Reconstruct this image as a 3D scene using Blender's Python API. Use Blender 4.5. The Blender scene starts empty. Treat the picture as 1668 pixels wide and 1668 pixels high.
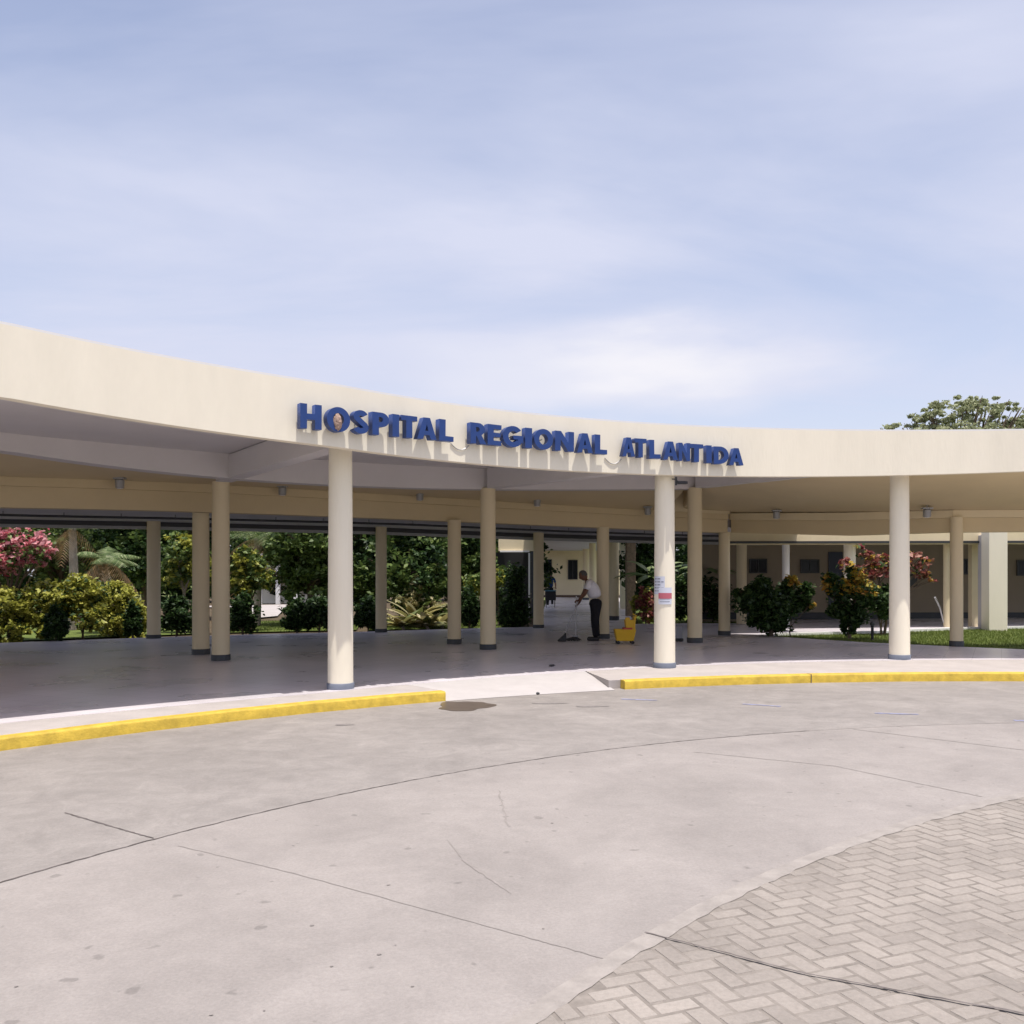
import bpy, bmesh, math, random
import numpy as np
from mathutils import Vector, Matrix, Euler
R = math.radians
random.seed(7); rng = np.random.default_rng(7)
scene = bpy.context.scene
C = scene.collection

# ------------------------------------------------------------------ camera, sky, sun
SL = .009                                   # the site climbs gently to the right
FP = 1500.0                                 # focal length in photo pixels (1668 wide)
cam = bpy.data.cameras.new('camera'); camo = bpy.data.objects.new('camera', cam); C.objects.link(camo)
cam.sensor_width = 36; cam.lens = 36*FP/1668; cam.shift_y = 104/1668
cam.clip_start = .1; cam.clip_end = 3000
camo.location = (0, 0, 1.5); camo.rotation_euler = (R(90), 0, 0)
scene.camera = camo
scene.view_settings.view_transform = 'Standard'; scene.view_settings.look = 'None'
scene.view_settings.exposure = -0.03; scene.view_settings.gamma = 1

SUN_EL, SUN_AZ = 77.0, 29.0                 # azimuth: degrees to the right of straight behind the camera
sd = Vector((math.sin(R(SUN_AZ))*math.cos(R(SUN_EL)), -math.cos(R(SUN_AZ))*math.cos(R(SUN_EL)), math.sin(R(SUN_EL))))
sun = bpy.data.lights.new('sun', 'SUN'); suno = bpy.data.objects.new('sun', sun); C.objects.link(suno)
sun.energy = 5.0; sun.angle = R(.5); sun.color = (1, .95, .88)
suno.rotation_euler = sd.to_track_quat('Z', 'Y').to_euler()

w = bpy.data.worlds.new('World'); scene.world = w; w.use_nodes = True
nt = w.node_tree; nt.nodes.clear()
def N(nt, t, **kw):
    n = nt.nodes.new(t)
    for k, v in kw.items(): setattr(n, k, v)
    return n
def L(nt, a, b): nt.links.new(a, b)
out = N(nt, 'ShaderNodeOutputWorld'); bg = N(nt, 'ShaderNodeBackground'); bg.inputs[1].default_value = .115
sky = N(nt, 'ShaderNodeTexSky', sky_type='NISHITA'); sky.sun_disc = False
sky.sun_elevation = R(SUN_EL); sky.sun_rotation = R(180-SUN_AZ)
sky.air_density = 1.0; sky.dust_density = 1.6; sky.ozone_density = 2.0
tc = N(nt, 'ShaderNodeTexCoord'); sp = N(nt, 'ShaderNodeSeparateXYZ'); L(nt, tc.outputs['Generated'], sp.inputs[0])
zz = N(nt, 'ShaderNodeMath', operation='ADD'); L(nt, sp.outputs[2], zz.inputs[0]); zz.inputs[1].default_value = .12
zm = N(nt, 'ShaderNodeMath', operation='MAXIMUM'); L(nt, zz.outputs[0], zm.inputs[0]); zm.inputs[1].default_value = .05
dx = N(nt, 'ShaderNodeMath', operation='DIVIDE'); L(nt, sp.outputs[0], dx.inputs[0]); L(nt, zm.outputs[0], dx.inputs[1])
dy = N(nt, 'ShaderNodeMath', operation='DIVIDE'); L(nt, sp.outputs[1], dy.inputs[0]); L(nt, zm.outputs[0], dy.inputs[1])
cb = N(nt, 'ShaderNodeCombineXYZ'); L(nt, dx.outputs[0], cb.inputs[0]); L(nt, dy.outputs[0], cb.inputs[1])
mp = N(nt, 'ShaderNodeMapping'); mp.inputs['Rotation'].default_value = (0, 0, R(-18)); mp.inputs['Scale'].default_value = (.42, .85, 1)
mp.inputs['Location'].default_value = (.9, .35, 0)
L(nt, cb.outputs[0], mp.inputs[0])
nz = N(nt, 'ShaderNodeTexNoise'); nz.inputs['Scale'].default_value = 1.15; nz.inputs['Detail'].default_value = 6; nz.inputs['Roughness'].default_value = .56
nz.inputs['Distortion'].default_value = .5; L(nt, mp.outputs[0], nz.inputs[0])
rp = N(nt, 'ShaderNodeValToRGB'); rp.color_ramp.elements[0].position = .38; rp.color_ramp.elements[1].position = .70
rp.color_ramp.elements[0].color = (.16, .16, .16, 1); rp.color_ramp.elements[1].color = (.90, .90, .90, 1); L(nt, nz.outputs[0], rp.inputs[0])
# two brighter cloud banks at fixed places of the sky
def bank(azdeg, eldeg, sx, sz, amt):
    d = Vector((math.sin(R(azdeg))*math.cos(R(eldeg)), math.cos(R(azdeg))*math.cos(R(eldeg)), math.sin(R(eldeg))))
    s = N(nt, 'ShaderNodeVectorMath', operation='SUBTRACT'); L(nt, tc.outputs['Generated'], s.inputs[0]); s.inputs[1].default_value = d
    nn = N(nt, 'ShaderNodeTexNoise'); nn.inputs['Scale'].default_value = 5.0; nn.inputs['Detail'].default_value = 5
    m3 = N(nt, 'ShaderNodeMapping'); m3.inputs['Scale'].default_value = (1, 1, 3.5); L(nt, tc.outputs['Generated'], m3.inputs[0]); L(nt, m3.outputs[0], nn.inputs[0])
    nv = N(nt, 'ShaderNodeVectorMath', operation='MULTIPLY_ADD'); L(nt, nn.outputs[1], nv.inputs[0]); nv.inputs[1].default_value = (.22, .22, .1); L(nt, s.outputs[0], nv.inputs[2])
    o = N(nt, 'ShaderNodeVectorMath', operation='SUBTRACT'); L(nt, nv.outputs[0], o.inputs[0]); o.inputs[1].default_value = (.11, .11, .05)
    m = N(nt, 'ShaderNodeVectorMath', operation='MULTIPLY'); L(nt, o.outputs[0], m.inputs[0]); m.inputs[1].default_value = (1/sx, 1/sx, 1/sz)
    ln = N(nt, 'ShaderNodeVectorMath', operation='LENGTH'); L(nt, m.outputs[0], ln.inputs[0])
    mr = N(nt, 'ShaderNodeMapRange', interpolation_type='SMOOTHERSTEP'); L(nt, ln.outputs['Value'], mr.inputs[0])
    mr.inputs[1].default_value = 0; mr.inputs[2].default_value = 1.3; mr.inputs[3].default_value = amt; mr.inputs[4].default_value = 0
    return mr.outputs[0]
acc = rp.outputs[0]; bk = None
for a in ((7, 12.4, .25, .05, .5), (10, 12.9, .13, .026, .5), (4, 20, .24, .055, .35), (26, 27, .25, .05, .2), (-22, 22, .3, .03, .12)):
    b = bank(*a); ad = N(nt, 'ShaderNodeMath', operation='ADD', use_clamp=True); L(nt, acc, ad.inputs[0]); L(nt, b, ad.inputs[1]); acc = ad.outputs[0]
    if bk is None: bk = b
    elif a[2] < .2: ad = N(nt, 'ShaderNodeMath', operation='ADD', use_clamp=True); L(nt, bk, ad.inputs[0]); L(nt, b, ad.inputs[1]); bk = ad.outputs[0]
# thin veil thickens towards the horizon
hz = N(nt, 'ShaderNodeMapRange'); L(nt, sp.outputs[2], hz.inputs[0]); hz.inputs[1].default_value = 0; hz.inputs[2].default_value = .5; hz.inputs[3].default_value = .45; hz.inputs[4].default_value = .0
ad = N(nt, 'ShaderNodeMath', operation='ADD', use_clamp=True); L(nt, acc, ad.inputs[0]); L(nt, hz.outputs[0], ad.inputs[1]); acc = ad.outputs[0]
tint = N(nt, 'ShaderNodeMix', data_type='RGBA', blend_type='MULTIPLY'); tint.inputs[0].default_value = 1
L(nt, sky.outputs[0], tint.inputs[6]); tint.inputs[7].default_value = (2.2, 1.80, 1.66, 1)
mx = N(nt, 'ShaderNodeMix', data_type='RGBA'); L(nt, acc, mx.inputs[0]); L(nt, tint.outputs[2], mx.inputs[6]); mx.inputs[7].default_value = (6.2, 6.5, 8.0, 1)
mx2 = N(nt, 'ShaderNodeMix', data_type='RGBA'); L(nt, bk, mx2.inputs[0]); L(nt, mx.outputs[2], mx2.inputs[6]); mx2.inputs[7].default_value = (8.2, 8.1, 8.6, 1)
L(nt, mx2.outputs[2], bg.inputs[0]); L(nt, bg.outputs[0], out.inputs[0])

# ------------------------------------------------------------------ helpers
def yh(px): return 938-.009*(px-834)
def U(px, py, h=0.0):                       # a photo pixel on the level h above the local floor -> X, Y
    Z = FP*(1.5-h)/(py-yh(px)); return ((px-834)*Z/FP, Z)
def XZ(px, Z): return ((px-834)*Z/FP, Z)
def H(px, py, Z): return 1.5+(yh(px)-py)*Z/FP          # height above local floor of a pixel at depth Z
def G(x, h=0.0): return h+SL*x
CX, CY = 7.1, 1.64                          # common centre of the curved canopy
RA, RB, RC, RD = 13.67, 18.8, 20.8, 25.6
def P(r, phi): return (CX+r*math.sin(phi), CY+r*math.cos(phi))
def hit(px, r):                             # where the line of sight of a photo column crosses circle r
    d = (px-834)/FP; a = d*d+1; b = -2*(CX*d+CY); c = CX*CX+CY*CY-r*r
    Z = (-b+math.sqrt(b*b-4*a*c))/2/a; X = Z*d
    return X, Z, math.atan2(X-CX, Z-CY)
def RAf(p): return 13.67+3.6*min(.45, max(0, -p-.75))**1.15     # front edge: the curve opens out towards the left
def RDf(p): return 25.55+6.2*min(.42, max(0, -p-.43))
def hitf(px, rf, d=0.0):
    r = rf(-.5)+d
    for _ in range(25): q = hit(px, r); r = .5*r+.5*(rf(q[2])+d)
    return hit(px, r)
def hfun(r, pts):                           # pixel heights along a curve -> height as a function of phi
    hh = (lambda px: hitf(px, r)) if callable(r) else (lambda px: hit(px, r))
    q = sorted((hh(px)[2], H(px, y, hh(px)[1])) for px, y in pts)
    xs = [a for a, b in q]; ys = [b for a, b in q]
    co = np.polyfit(xs, ys, 3) if len(xs) > 4 else np.polyfit(xs, ys, 1)
    lo, hi = xs[0], xs[-1]
    return lambda phi: float(np.polyval(co, min(max(phi, lo), hi)))

def tag(o, label=None, cat=None, group=None, kind=None):
    if label: o['label'] = label
    if cat: o['category'] = cat
    if group: o['group'] = group
    if kind: o['kind'] = kind
    return o
def empty(name, loc, rz=0, label=None, cat=None, group=None):
    o = bpy.data.objects.new(name, None); C.objects.link(o); o.location = loc; o.rotation_euler = (0, 0, rz)
    o.empty_display_size = .2
    return tag(o, label, cat, group)
def obj(name, me, mats, parent=None, world=True):
    if isinstance(me, bmesh.types.BMesh):
        bm = me; me = bpy.data.meshes.new(name); bm.normal_update(); bm.to_mesh(me); bm.free()
    o = bpy.data.objects.new(name, me); C.objects.link(o)
    for m in (mats if isinstance(mats, (list, tuple)) else [mats]): me.materials.append(m)
    if parent:
        o.parent = parent
        if world:
            M = Matrix.Identity(4); p = parent; ch = []
            while p: ch.append(p.matrix_parent_inverse @ p.matrix_basis); p = p.parent
            for b in reversed(ch): M = M @ b
            o.matrix_parent_inverse = M.inverted()
    return o
def smooth(o, ang=40):
    for p in o.data.polygons: p.use_smooth = True
    try: o.data.set_sharp_from_angle(angle=R(ang))
    except Exception: pass
    return o
def box(bm, c, s, rz=0, rot=None, mi=0):
    M = Matrix.Translation(c) @ (rot.to_matrix().to_4x4() if rot else Matrix.Rotation(rz, 4, 'Z')) @ Matrix.Diagonal((*s, 1))
    r = bmesh.ops.create_cube(bm, size=1, matrix=M)
    fs = {f for v in r['verts'] for f in v.link_faces}
    for f in fs: f.material_index = mi
    return r['verts']
def bevbox(bm, c, s, b=.01, rz=0, mi=0, seg=2):
    t = bmesh.new(); box(t, (0, 0, 0), s); bmesh.ops.bevel(t, geom=t.edges[:], offset=b, segments=seg, affect='EDGES', profile=.5)
    M = Matrix.Translation(c) @ Matrix.Rotation(rz, 4, 'Z'); t.transform(M)
    for f in t.faces: f.material_index = mi
    me = bpy.data.meshes.new('tmp'); t.to_mesh(me); t.free(); n = len(bm.faces); bm.from_mesh(me); bpy.data.meshes.remove(me)
def lathe(bm, prof, c=(0, 0, 0), n=32, caps=True, mi=0):
    rings = []
    for r, z in prof:
        rings.append([bm.verts.new((c[0]+r*math.cos(2*math.pi*i/n), c[1]+r*math.sin(2*math.pi*i/n), c[2]+z)) for i in range(n)])
    for a, b in zip(rings, rings[1:]):
        for i in range(n):
            f = bm.faces.new((a[i], a[(i+1) % n], b[(i+1) % n], b[i])); f.material_index = mi
    if caps:
        bm.faces.new(rings[-1]).material_index = mi; bm.faces.new(list(reversed(rings[0]))).material_index = mi
def tube(bm, pts, rad, n=8, mi=0, caps=True):
    pts = [Vector(p) for p in pts]; rads = rad if isinstance(rad, (list, tuple)) else [rad]*len(pts)
    rings = []; up = Vector((.13, .27, .95))
    for i, p in enumerate(pts):
        d = (pts[min(i+1, len(pts)-1)]-pts[max(i-1, 0)]).normalized()
        a = d.cross(up)
        if a.length < 1e-3: a = d.cross(Vector((1, 0, 0)))
        a.normalize(); b = d.cross(a)
        rings.append([bm.verts.new(p+(a*math.cos(2*math.pi*k/n)+b*math.sin(2*math.pi*k/n))*rads[i]) for k in range(n)])
    for q, s in zip(rings, rings[1:]):
        for k in range(n):
            f = bm.faces.new((q[k], q[(k+1) % n], s[(k+1) % n], s[k])); f.material_index = mi
    if caps: bm.faces.new(rings[-1]); bm.faces.new(list(reversed(rings[0])))
def solid(bm, A, B, mi=0):
    """A, B: matching rows of (x,y,zbottom,ztop): closed solid ruled between two plan curves"""
    rows = []
    for (a, b) in zip(A, B):
        rows.append([bm.verts.new((a[0], a[1], a[2])), bm.verts.new((a[0], a[1], a[3])), bm.verts.new((b[0], b[1], b[3])), bm.verts.new((b[0], b[1], b[2]))])
    for q, s in zip(rows, rows[1:]):
        for k in range(4):
            f = bm.faces.new((q[k], q[(k+1) % 4], s[(k+1) % 4], s[k])); f.material_index = mi
    bm.faces.new(rows[0]); bm.faces.new(list(reversed(rows[-1])))
    bmesh.ops.recalc_face_normals(bm, faces=bm.faces[:])
def sheet(name, pts, h, m, kind='structure', parent=None, thick=0):
    bm = bmesh.new(); v = [bm.verts.new((x, y, G(x, h))) for x, y in pts]; f = bm.faces.new(v)
    if f.normal.z < 0: f.normal_flip()
    bm.normal_update()
    if bm.faces[:][0].normal.z < 0: bmesh.ops.reverse_faces(bm, faces=bm.faces[:])
    if thick:
        r = bmesh.ops.extrude_face_region(bm, geom=bm.faces[:])
        for e in r['geom']:
            if isinstance(e, bmesh.types.BMVert): e.co.z -= thick
        bmesh.ops.recalc_face_normals(bm, faces=bm.faces[:])
    bmesh.ops.triangulate(bm, faces=[f for f in bm.faces if len(f.verts) > 4])
    o = obj(name, bm, m, parent)
    if kind: o['kind'] = kind
    return o

# ------------------------------------------------------------------ materials
def mat(name, col, rough=.6, spec=.5, metal=0, var=.0, vscale=3, bump=0, bscale=60, stretch=(1, 1, 1), extra=None, coat=0):
    m = bpy.data.materials.new(name); m.use_nodes = True; t = m.node_tree; b = t.nodes['Principled BSDF']
    b.inputs['Roughness'].default_value = rough; b.inputs['Metallic'].default_value = metal
    b.inputs['Specular IOR Level'].default_value = spec
    b.inputs['Base Color'].default_value = (*col, 1)
    if coat: b.inputs['Coat Weight'].default_value = coat
    g = N(t, 'ShaderNodeNewGeometry'); mpp = N(t, 'ShaderNodeMapping'); mpp.inputs['Scale'].default_value = stretch; L(t, g.outputs['Position'], mpp.inputs[0])
    if var:
        n1 = N(t, 'ShaderNodeTexNoise'); n1.inputs['Scale'].default_value = vscale; n1.inputs['Detail'].default_value = 8; n1.inputs['Roughness'].default_value = .65; L(t, mpp.outputs[0], n1.inputs[0])
        cr = N(t, 'ShaderNodeMapRange'); cr.inputs[1].default_value = .3; cr.inputs[2].default_value = .7; cr.inputs[3].default_value = 1-var; cr.inputs[4].default_value = 1+var*.6; L(t, n1.outputs[0], cr.inputs[0])
        mm = N(t, 'ShaderNodeVectorMath', operation='SCALE'); mm.inputs[0].default_value = col; L(t, cr.outputs[0], mm.inputs['Scale'])
        L(t, mm.outputs[0], b.inputs['Base Color'])
    if bump:
        n2 = N(t, 'ShaderNodeTexNoise'); n2.inputs['Scale'].default_value = bscale; n2.inputs['Detail'].default_value = 6; L(t, mpp.outputs[0], n2.inputs[0])
        bp = N(t, 'ShaderNodeBump'); bp.inputs['Strength'].default_value = bump; bp.inputs['Distance'].default_value = .02; L(t, n2.outputs[0], bp.inputs['Height']); L(t, bp.outputs[0], b.inputs['Normal'])
    return m
M = {}
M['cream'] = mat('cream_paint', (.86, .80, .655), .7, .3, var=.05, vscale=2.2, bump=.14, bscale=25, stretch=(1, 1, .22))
M['cream_shaded'] = mat('shaded_cream_paint', (.74, .63, .42), .75, .3, var=.07, vscale=1.1, bump=.15, bscale=20, stretch=(1, 1, .4))  # darker copy of the cream, canopy shade put into the colour
M['olive'] = mat('shaded_cream_ceiling', (.66, .54, .335), .75, .3, var=.06, vscale=.9, bump=.1, bscale=18)  # cream again, deepened to hold the shade on beams and ceilings
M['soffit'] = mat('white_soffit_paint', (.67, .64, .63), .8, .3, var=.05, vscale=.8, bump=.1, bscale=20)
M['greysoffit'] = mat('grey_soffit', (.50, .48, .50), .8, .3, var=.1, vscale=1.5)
M['bandgrey'] = mat('grey_base_paint', (.17, .19, .24), .55, .4, var=.1, vscale=6)
M['banddark'] = mat('dark_base_paint', (.06, .065, .07), .55, .4, var=.1, vscale=6)
M['dark'] = mat('dark_metal', (.04, .042, .045), .45, .5)
M['grey'] = mat('grey_metal', (.35, .35, .36), .4, .5, metal=.3)
M['white'] = mat('white_paint', (.8, .79, .77), .6, .4, var=.04)
M['blue'] = mat('blue_enamel', (.014, .050, .205), .4, .5, var=.12, vscale=8)
M['blueside'] = mat('blue_edge', (.012, .035, .12), .5, .4)
M['yellow'] = mat('yellow_kerb_paint', (.60, .42, .055), .65, .4, var=.3, vscale=7, bump=.25, bscale=50)
M['plastic_yellow'] = mat('yellow_plastic', (.75, .45, .02), .4, .5, var=.06, vscale=9)
M['plastic_red'] = mat('red_plastic', (.45, .05, .02), .4, .5)
M['blackplastic'] = mat('black_plastic', (.02, .02, .022), .5, .5)
M['glass'] = mat('dark_window_glass', (.012, .015, .02), .2, .25)
M['skin'] = mat('skin', (.16, .075, .045), .55, .4)
M['skin2'] = mat('skin_light', (.26, .13, .08), .55, .4)
M['hair'] = mat('hair', (.015, .012, .01), .7, .3)
M['hairgrey'] = mat('hair_greying', (.08, .075, .07), .7, .3)
M['shirt'] = mat('white_shirt_cloth', (.82, .80, .82), .85, .2, var=.08, vscale=14, bump=.3, bscale=20)
M['trousers'] = mat('dark_trousers_cloth', (.018, .018, .022), .85, .2, var=.2, vscale=14)
M['scrubs'] = mat('blue_uniform_cloth', (.03, .07, .19), .85, .2, var=.1, vscale=14)
M['scrubs2'] = mat('pale_blue_cloth', (.10, .22, .28), .85, .2, var=.1, vscale=14)
M['bark'] = mat('bark', (.16, .12, .085), .9, .2, var=.35, vscale=9, bump=.8, bscale=30, stretch=(1, 1, .3))
M['palebark'] = mat('pale_bark', (.34, .29, .24), .9, .2, var=.25, vscale=9, bump=.6, bscale=30)
M['soil'] = mat('garden_soil', (.11, .085, .055), .95, .1, var=.4, vscale=3, bump=.8, bscale=20)
M['grass'] = mat('lawn_base', (.13, .17, .045), .95, .1, var=.35, vscale=4, bump=.8, bscale=40)
M['ground'] = mat('far_ground', (.14, .16, .06), .95, .1, var=.35, vscale=.6)
M['strip'] = mat('pale_concrete', (.43, .395, .375), .8, .3, var=.12, vscale=2.2, bump=.25, bscale=60)
M['paper'] = mat('white_paper', (.62, .65, .74), .7, .3)
M['ink'] = mat('grey_print', (.25, .27, .33), .7, .3)
M['signred'] = mat('red_print', (.48, .13, .17), .6, .3)
M['crack'] = mat('joint_filler', (.16, .142, .135), .95, .1, var=.5, vscale=9)
M['crackpale'] = mat('tight_joint', (.282, .257, .240), .95, .1, var=.15, vscale=7)
M['bluepaint'] = mat('worn_blue_line', (.28, .29, .42), .8, .2, var=.25, vscale=14)
M['wet'] = mat('damp_stain', (.12, .095, .078), .35, .5, var=.25, vscale=7)
M['scuff'] = mat('tyre_scuff', (.235, .215, .205), .85, .3, var=.3, vscale=12)
M['nest'] = mat('mud_lump', (.42, .30, .24), .95, .1, var=.4, vscale=30, bump=.8, bscale=60)

def road_mat():
    m = bpy.data.materials.new('road_concrete'); m.use_nodes = True; t = m.node_tree; b = t.nodes['Principled BSDF']
    g = N(t, 'ShaderNodeNewGeometry'); b.inputs['Roughness'].default_value = .85; b.inputs['Specular IOR Level'].default_value = .3
    def noise(sc, det, ro, st=(1, 1, 1), dist=0):
        mp = N(t, 'ShaderNodeMapping'); mp.inputs['Scale'].default_value = st; L(t, g.outputs['Position'], mp.inputs[0])
        n = N(t, 'ShaderNodeTexNoise'); n.inputs['Scale'].default_value = sc; n.inputs['Detail'].default_value = det; n.inputs['Roughness'].default_value = ro; n.inputs['Distortion'].default_value = dist
        L(t, mp.outputs[0], n.inputs[0]); return n.outputs[0]
    def ramp(s, a, b2, c, d):
        r = N(t, 'ShaderNodeMapRange'); r.inputs[1].default_value = a; r.inputs[2].default_value = b2; r.inputs[3].default_value = c; r.inputs[4].default_value = d; L(t, s, r.inputs[0]); return r.outputs[0]
    def mul(a, b2):
        x = N(t, 'ShaderNodeMath', operation='MULTIPLY'); L(t, a, x.inputs[0]); L(t, b2, x.inputs[1]); return x.outputs[0]
    # the lane next to the kerb (outside the joint circle) is older and greyer
    dd = N(t, 'ShaderNodeVectorMath', operation='DISTANCE'); mpv = N(t, 'ShaderNodeMapping'); mpv.inputs['Scale'].default_value = (1, 1, 0); L(t, g.outputs['Position'], mpv.inputs[0])
    L(t, mpv.outputs[0], dd.inputs[0]); dd.inputs[1].default_value = (5.78, -.01, 0)
    lane = ramp(dd.outputs['Value'], 9.84, 9.9, 0, 1)
    f = mul(ramp(noise(.55, 5, .6), .3, .7, .90, 1.07), ramp(noise(5, 9, .75), .35, .7, .93, 1.05))
    f = mul(f, ramp(noise(60, 5, .8), .3, .7, .86, 1.10))
    f = mul(f, ramp(noise(1.1, 7, .7, (1, 1, 1), .8), .35, .65, .91, 1.05))
    f2 = mul(f, ramp(noise(2.6, 9, .78, (1, 1, 1), 1.0), .38, .66, .85, 1.05))
    spots = ramp(noise(9, 2, .4), .25, .30, .75, 1)
    f = mul(f, spots)
    c1 = N(t, 'ShaderNodeVectorMath', operation='SCALE'); c1.inputs[0].default_value = (.315, .288, .268); L(t, f, c1.inputs['Scale'])
    c2 = N(t, 'ShaderNodeVectorMath', operation='SCALE'); c2.inputs[0].default_value = (.302, .278, .258); L(t, f2, c2.inputs['Scale'])
    mx = N(t, 'ShaderNodeMix', data_type='RGBA'); L(t, lane, mx.inputs[0]); L(t, c1.outputs[0], mx.inputs[6]); L(t, c2.outputs[0], mx.inputs[7])
    L(t, mx.outputs[2], b.inputs['Base Color'])
    bp = N(t, 'ShaderNodeBump'); bp.inputs['Strength'].default_value = .35; bp.inputs['Distance'].default_value = .01; L(t, noise(70, 6, .7), bp.inputs['Height']); L(t, bp.outputs[0], b.inputs['Normal'])
    return m
M['road'] = road_mat()
def paver_mat():
    m = bpy.data.materials.new('paver_brick'); m.use_nodes = True; t = m.node_tree; b = t.nodes['Principled BSDF']; b.inputs['Roughness'].default_value = .9; b.inputs['Specular IOR Level'].default_value = .2
    g = N(t, 'ShaderNodeNewGeometry')
    r = N(t, 'ShaderNodeMapRange'); r.inputs[3].default_value = .91; r.inputs[4].default_value = 1.06; L(t, g.outputs['Random Per Island'], r.inputs[0])
    n = N(t, 'ShaderNodeTexNoise'); n.inputs['Scale'].default_value = 45; n.inputs['Detail'].default_value = 7; n.inputs['Roughness'].default_value = .7; L(t, g.outputs['Position'], n.inputs[0])
    r2 = N(t, 'ShaderNodeMapRange'); r2.inputs[1].default_value = .3; r2.inputs[2].default_value = .7; r2.inputs[3].default_value = .86; r2.inputs[4].default_value = 1.08; L(t, n.outputs[0], r2.inputs[0])
    n3 = N(t, 'ShaderNodeTexNoise'); n3.inputs['Scale'].default_value = 1.6; n3.inputs['Detail'].default_value = 5; L(t, g.outputs['Position'], n3.inputs[0])
    r3 = N(t, 'ShaderNodeMapRange'); r3.inputs[1].default_value = .35; r3.inputs[2].default_value = .65; r3.inputs[3].default_value = .84; r3.inputs[4].default_value = 1.06; L(t, n3.outputs[0], r3.inputs[0])
    x = N(t, 'ShaderNodeMath', operation='MULTIPLY'); L(t, r.outputs[0], x.inputs[0]); L(t, r2.outputs[0], x.inputs[1])
    x2 = N(t, 'ShaderNodeMath', operation='MULTIPLY'); L(t, x.outputs[0], x2.inputs[0]); L(t, r3.outputs[0], x2.inputs[1])
    s = N(t, 'ShaderNodeVectorMath', operation='SCALE'); s.inputs[0].default_value = (.325, .292, .260); L(t, x2.outputs[0], s.inputs['Scale']); L(t, s.outputs[0], b.inputs['Base Color'])
    bp = N(t, 'ShaderNodeBump'); bp.inputs['Strength'].default_value = .5; bp.inputs['Distance'].default_value = .01; L(t, n.outputs[0], bp.inputs['Height']); L(t, bp.outputs[0], b.inputs['Normal'])
    return m
M['paver'] = paver_mat()
M['sand'] = mat('joint_sand', (.25, .224, .198), .95, .1, var=.3, vscale=12)
def tile_mat():
    m = bpy.data.materials.new('polished_floor_tile'); m.use_nodes = True; t = m.node_tree; b = t.nodes['Principled BSDF']
    g = N(t, 'ShaderNodeNewGeometry'); mp = N(t, 'ShaderNodeMapping'); mp.inputs['Rotation'].default_value = (0, 0, R(28)); L(t, g.outputs['Position'], mp.inputs[0])
    br = N(t, 'ShaderNodeTexBrick'); br.offset = 0; br.inputs['Scale'].default_value = 1; br.inputs['Brick Width'].default_value = .45; br.inputs['Row Height'].default_value = .45
    br.inputs['Mortar Size'].default_value = .004; br.inputs['Color1'].default_value = (.70, .655, .685, 1); br.inputs['Color2'].default_value = (.73, .685, .715, 1); br.inputs['Mortar'].default_value = (.46, .43, .445, 1)
    L(t, mp.outputs[0], br.inputs[0])
    n = N(t, 'ShaderNodeTexNoise'); n.inputs['Scale'].default_value = .7; n.inputs['Detail'].default_value = 5; L(t, g.outputs['Position'], n.inputs[0])
    r = N(t, 'ShaderNodeMapRange'); r.inputs[1].default_value = .3; r.inputs[2].default_value = .7; r.inputs[3].default_value = .9; r.inputs[4].default_value = 1.1; L(t, n.outputs[0], r.inputs[0])
    s = N(t, 'ShaderNodeVectorMath', operation='SCALE'); L(t, br.outputs[0], s.inputs[0]); L(t, r.outputs[0], s.inputs['Scale']); L(t, s.outputs[0], b.inputs['Base Color'])
    r2 = N(t, 'ShaderNodeMapRange'); r2.inputs[1].default_value = .2; r2.inputs[2].default_value = .8; r2.inputs[3].default_value = .24; r2.inputs[4].default_value = .34; L(t, n.outputs[0], r2.inputs[0]); L(t, r2.outputs[0], b.inputs['Roughness'])
    b.inputs['Specular IOR Level'].default_value = .45
    return m
M['tile'] = tile_mat()
def leaf_mat(name, cols, rough=.5, trans=.3):
    m = bpy.data.materials.new(name); m.use_nodes = True; t = m.node_tree; b = t.nodes['Principled BSDF']; b.inputs['Roughness'].default_value = rough
    b.inputs['Specular IOR Level'].default_value = .35
    g = N(t, 'ShaderNodeNewGeometry'); cr = N(t, 'ShaderNodeValToRGB'); L(t, g.outputs['Random Per Island'], cr.inputs[0])
    e = cr.color_ramp.elements; k = len(cols)
    e[0].color = (*cols[0], 1); e[1].color = (*cols[-1], 1)
    for i in range(1, k-1): q = e.new(i/(k-1)); q.color = (*cols[i], 1)
    L(t, cr.outputs[0], b.inputs['Base Color'])
    tr = N(t, 'ShaderNodeBsdfTranslucent'); L(t, cr.outputs[0], tr.inputs[0])
    mx = N(t, 'ShaderNodeMixShader'); mx.inputs[0].default_value = trans
    L(t, b.outputs[0], mx.inputs[1]); L(t, tr.outputs[0], mx.inputs[2]); L(t, mx.outputs[0], t.nodes['Material Output'].inputs[0])
    return m
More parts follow.
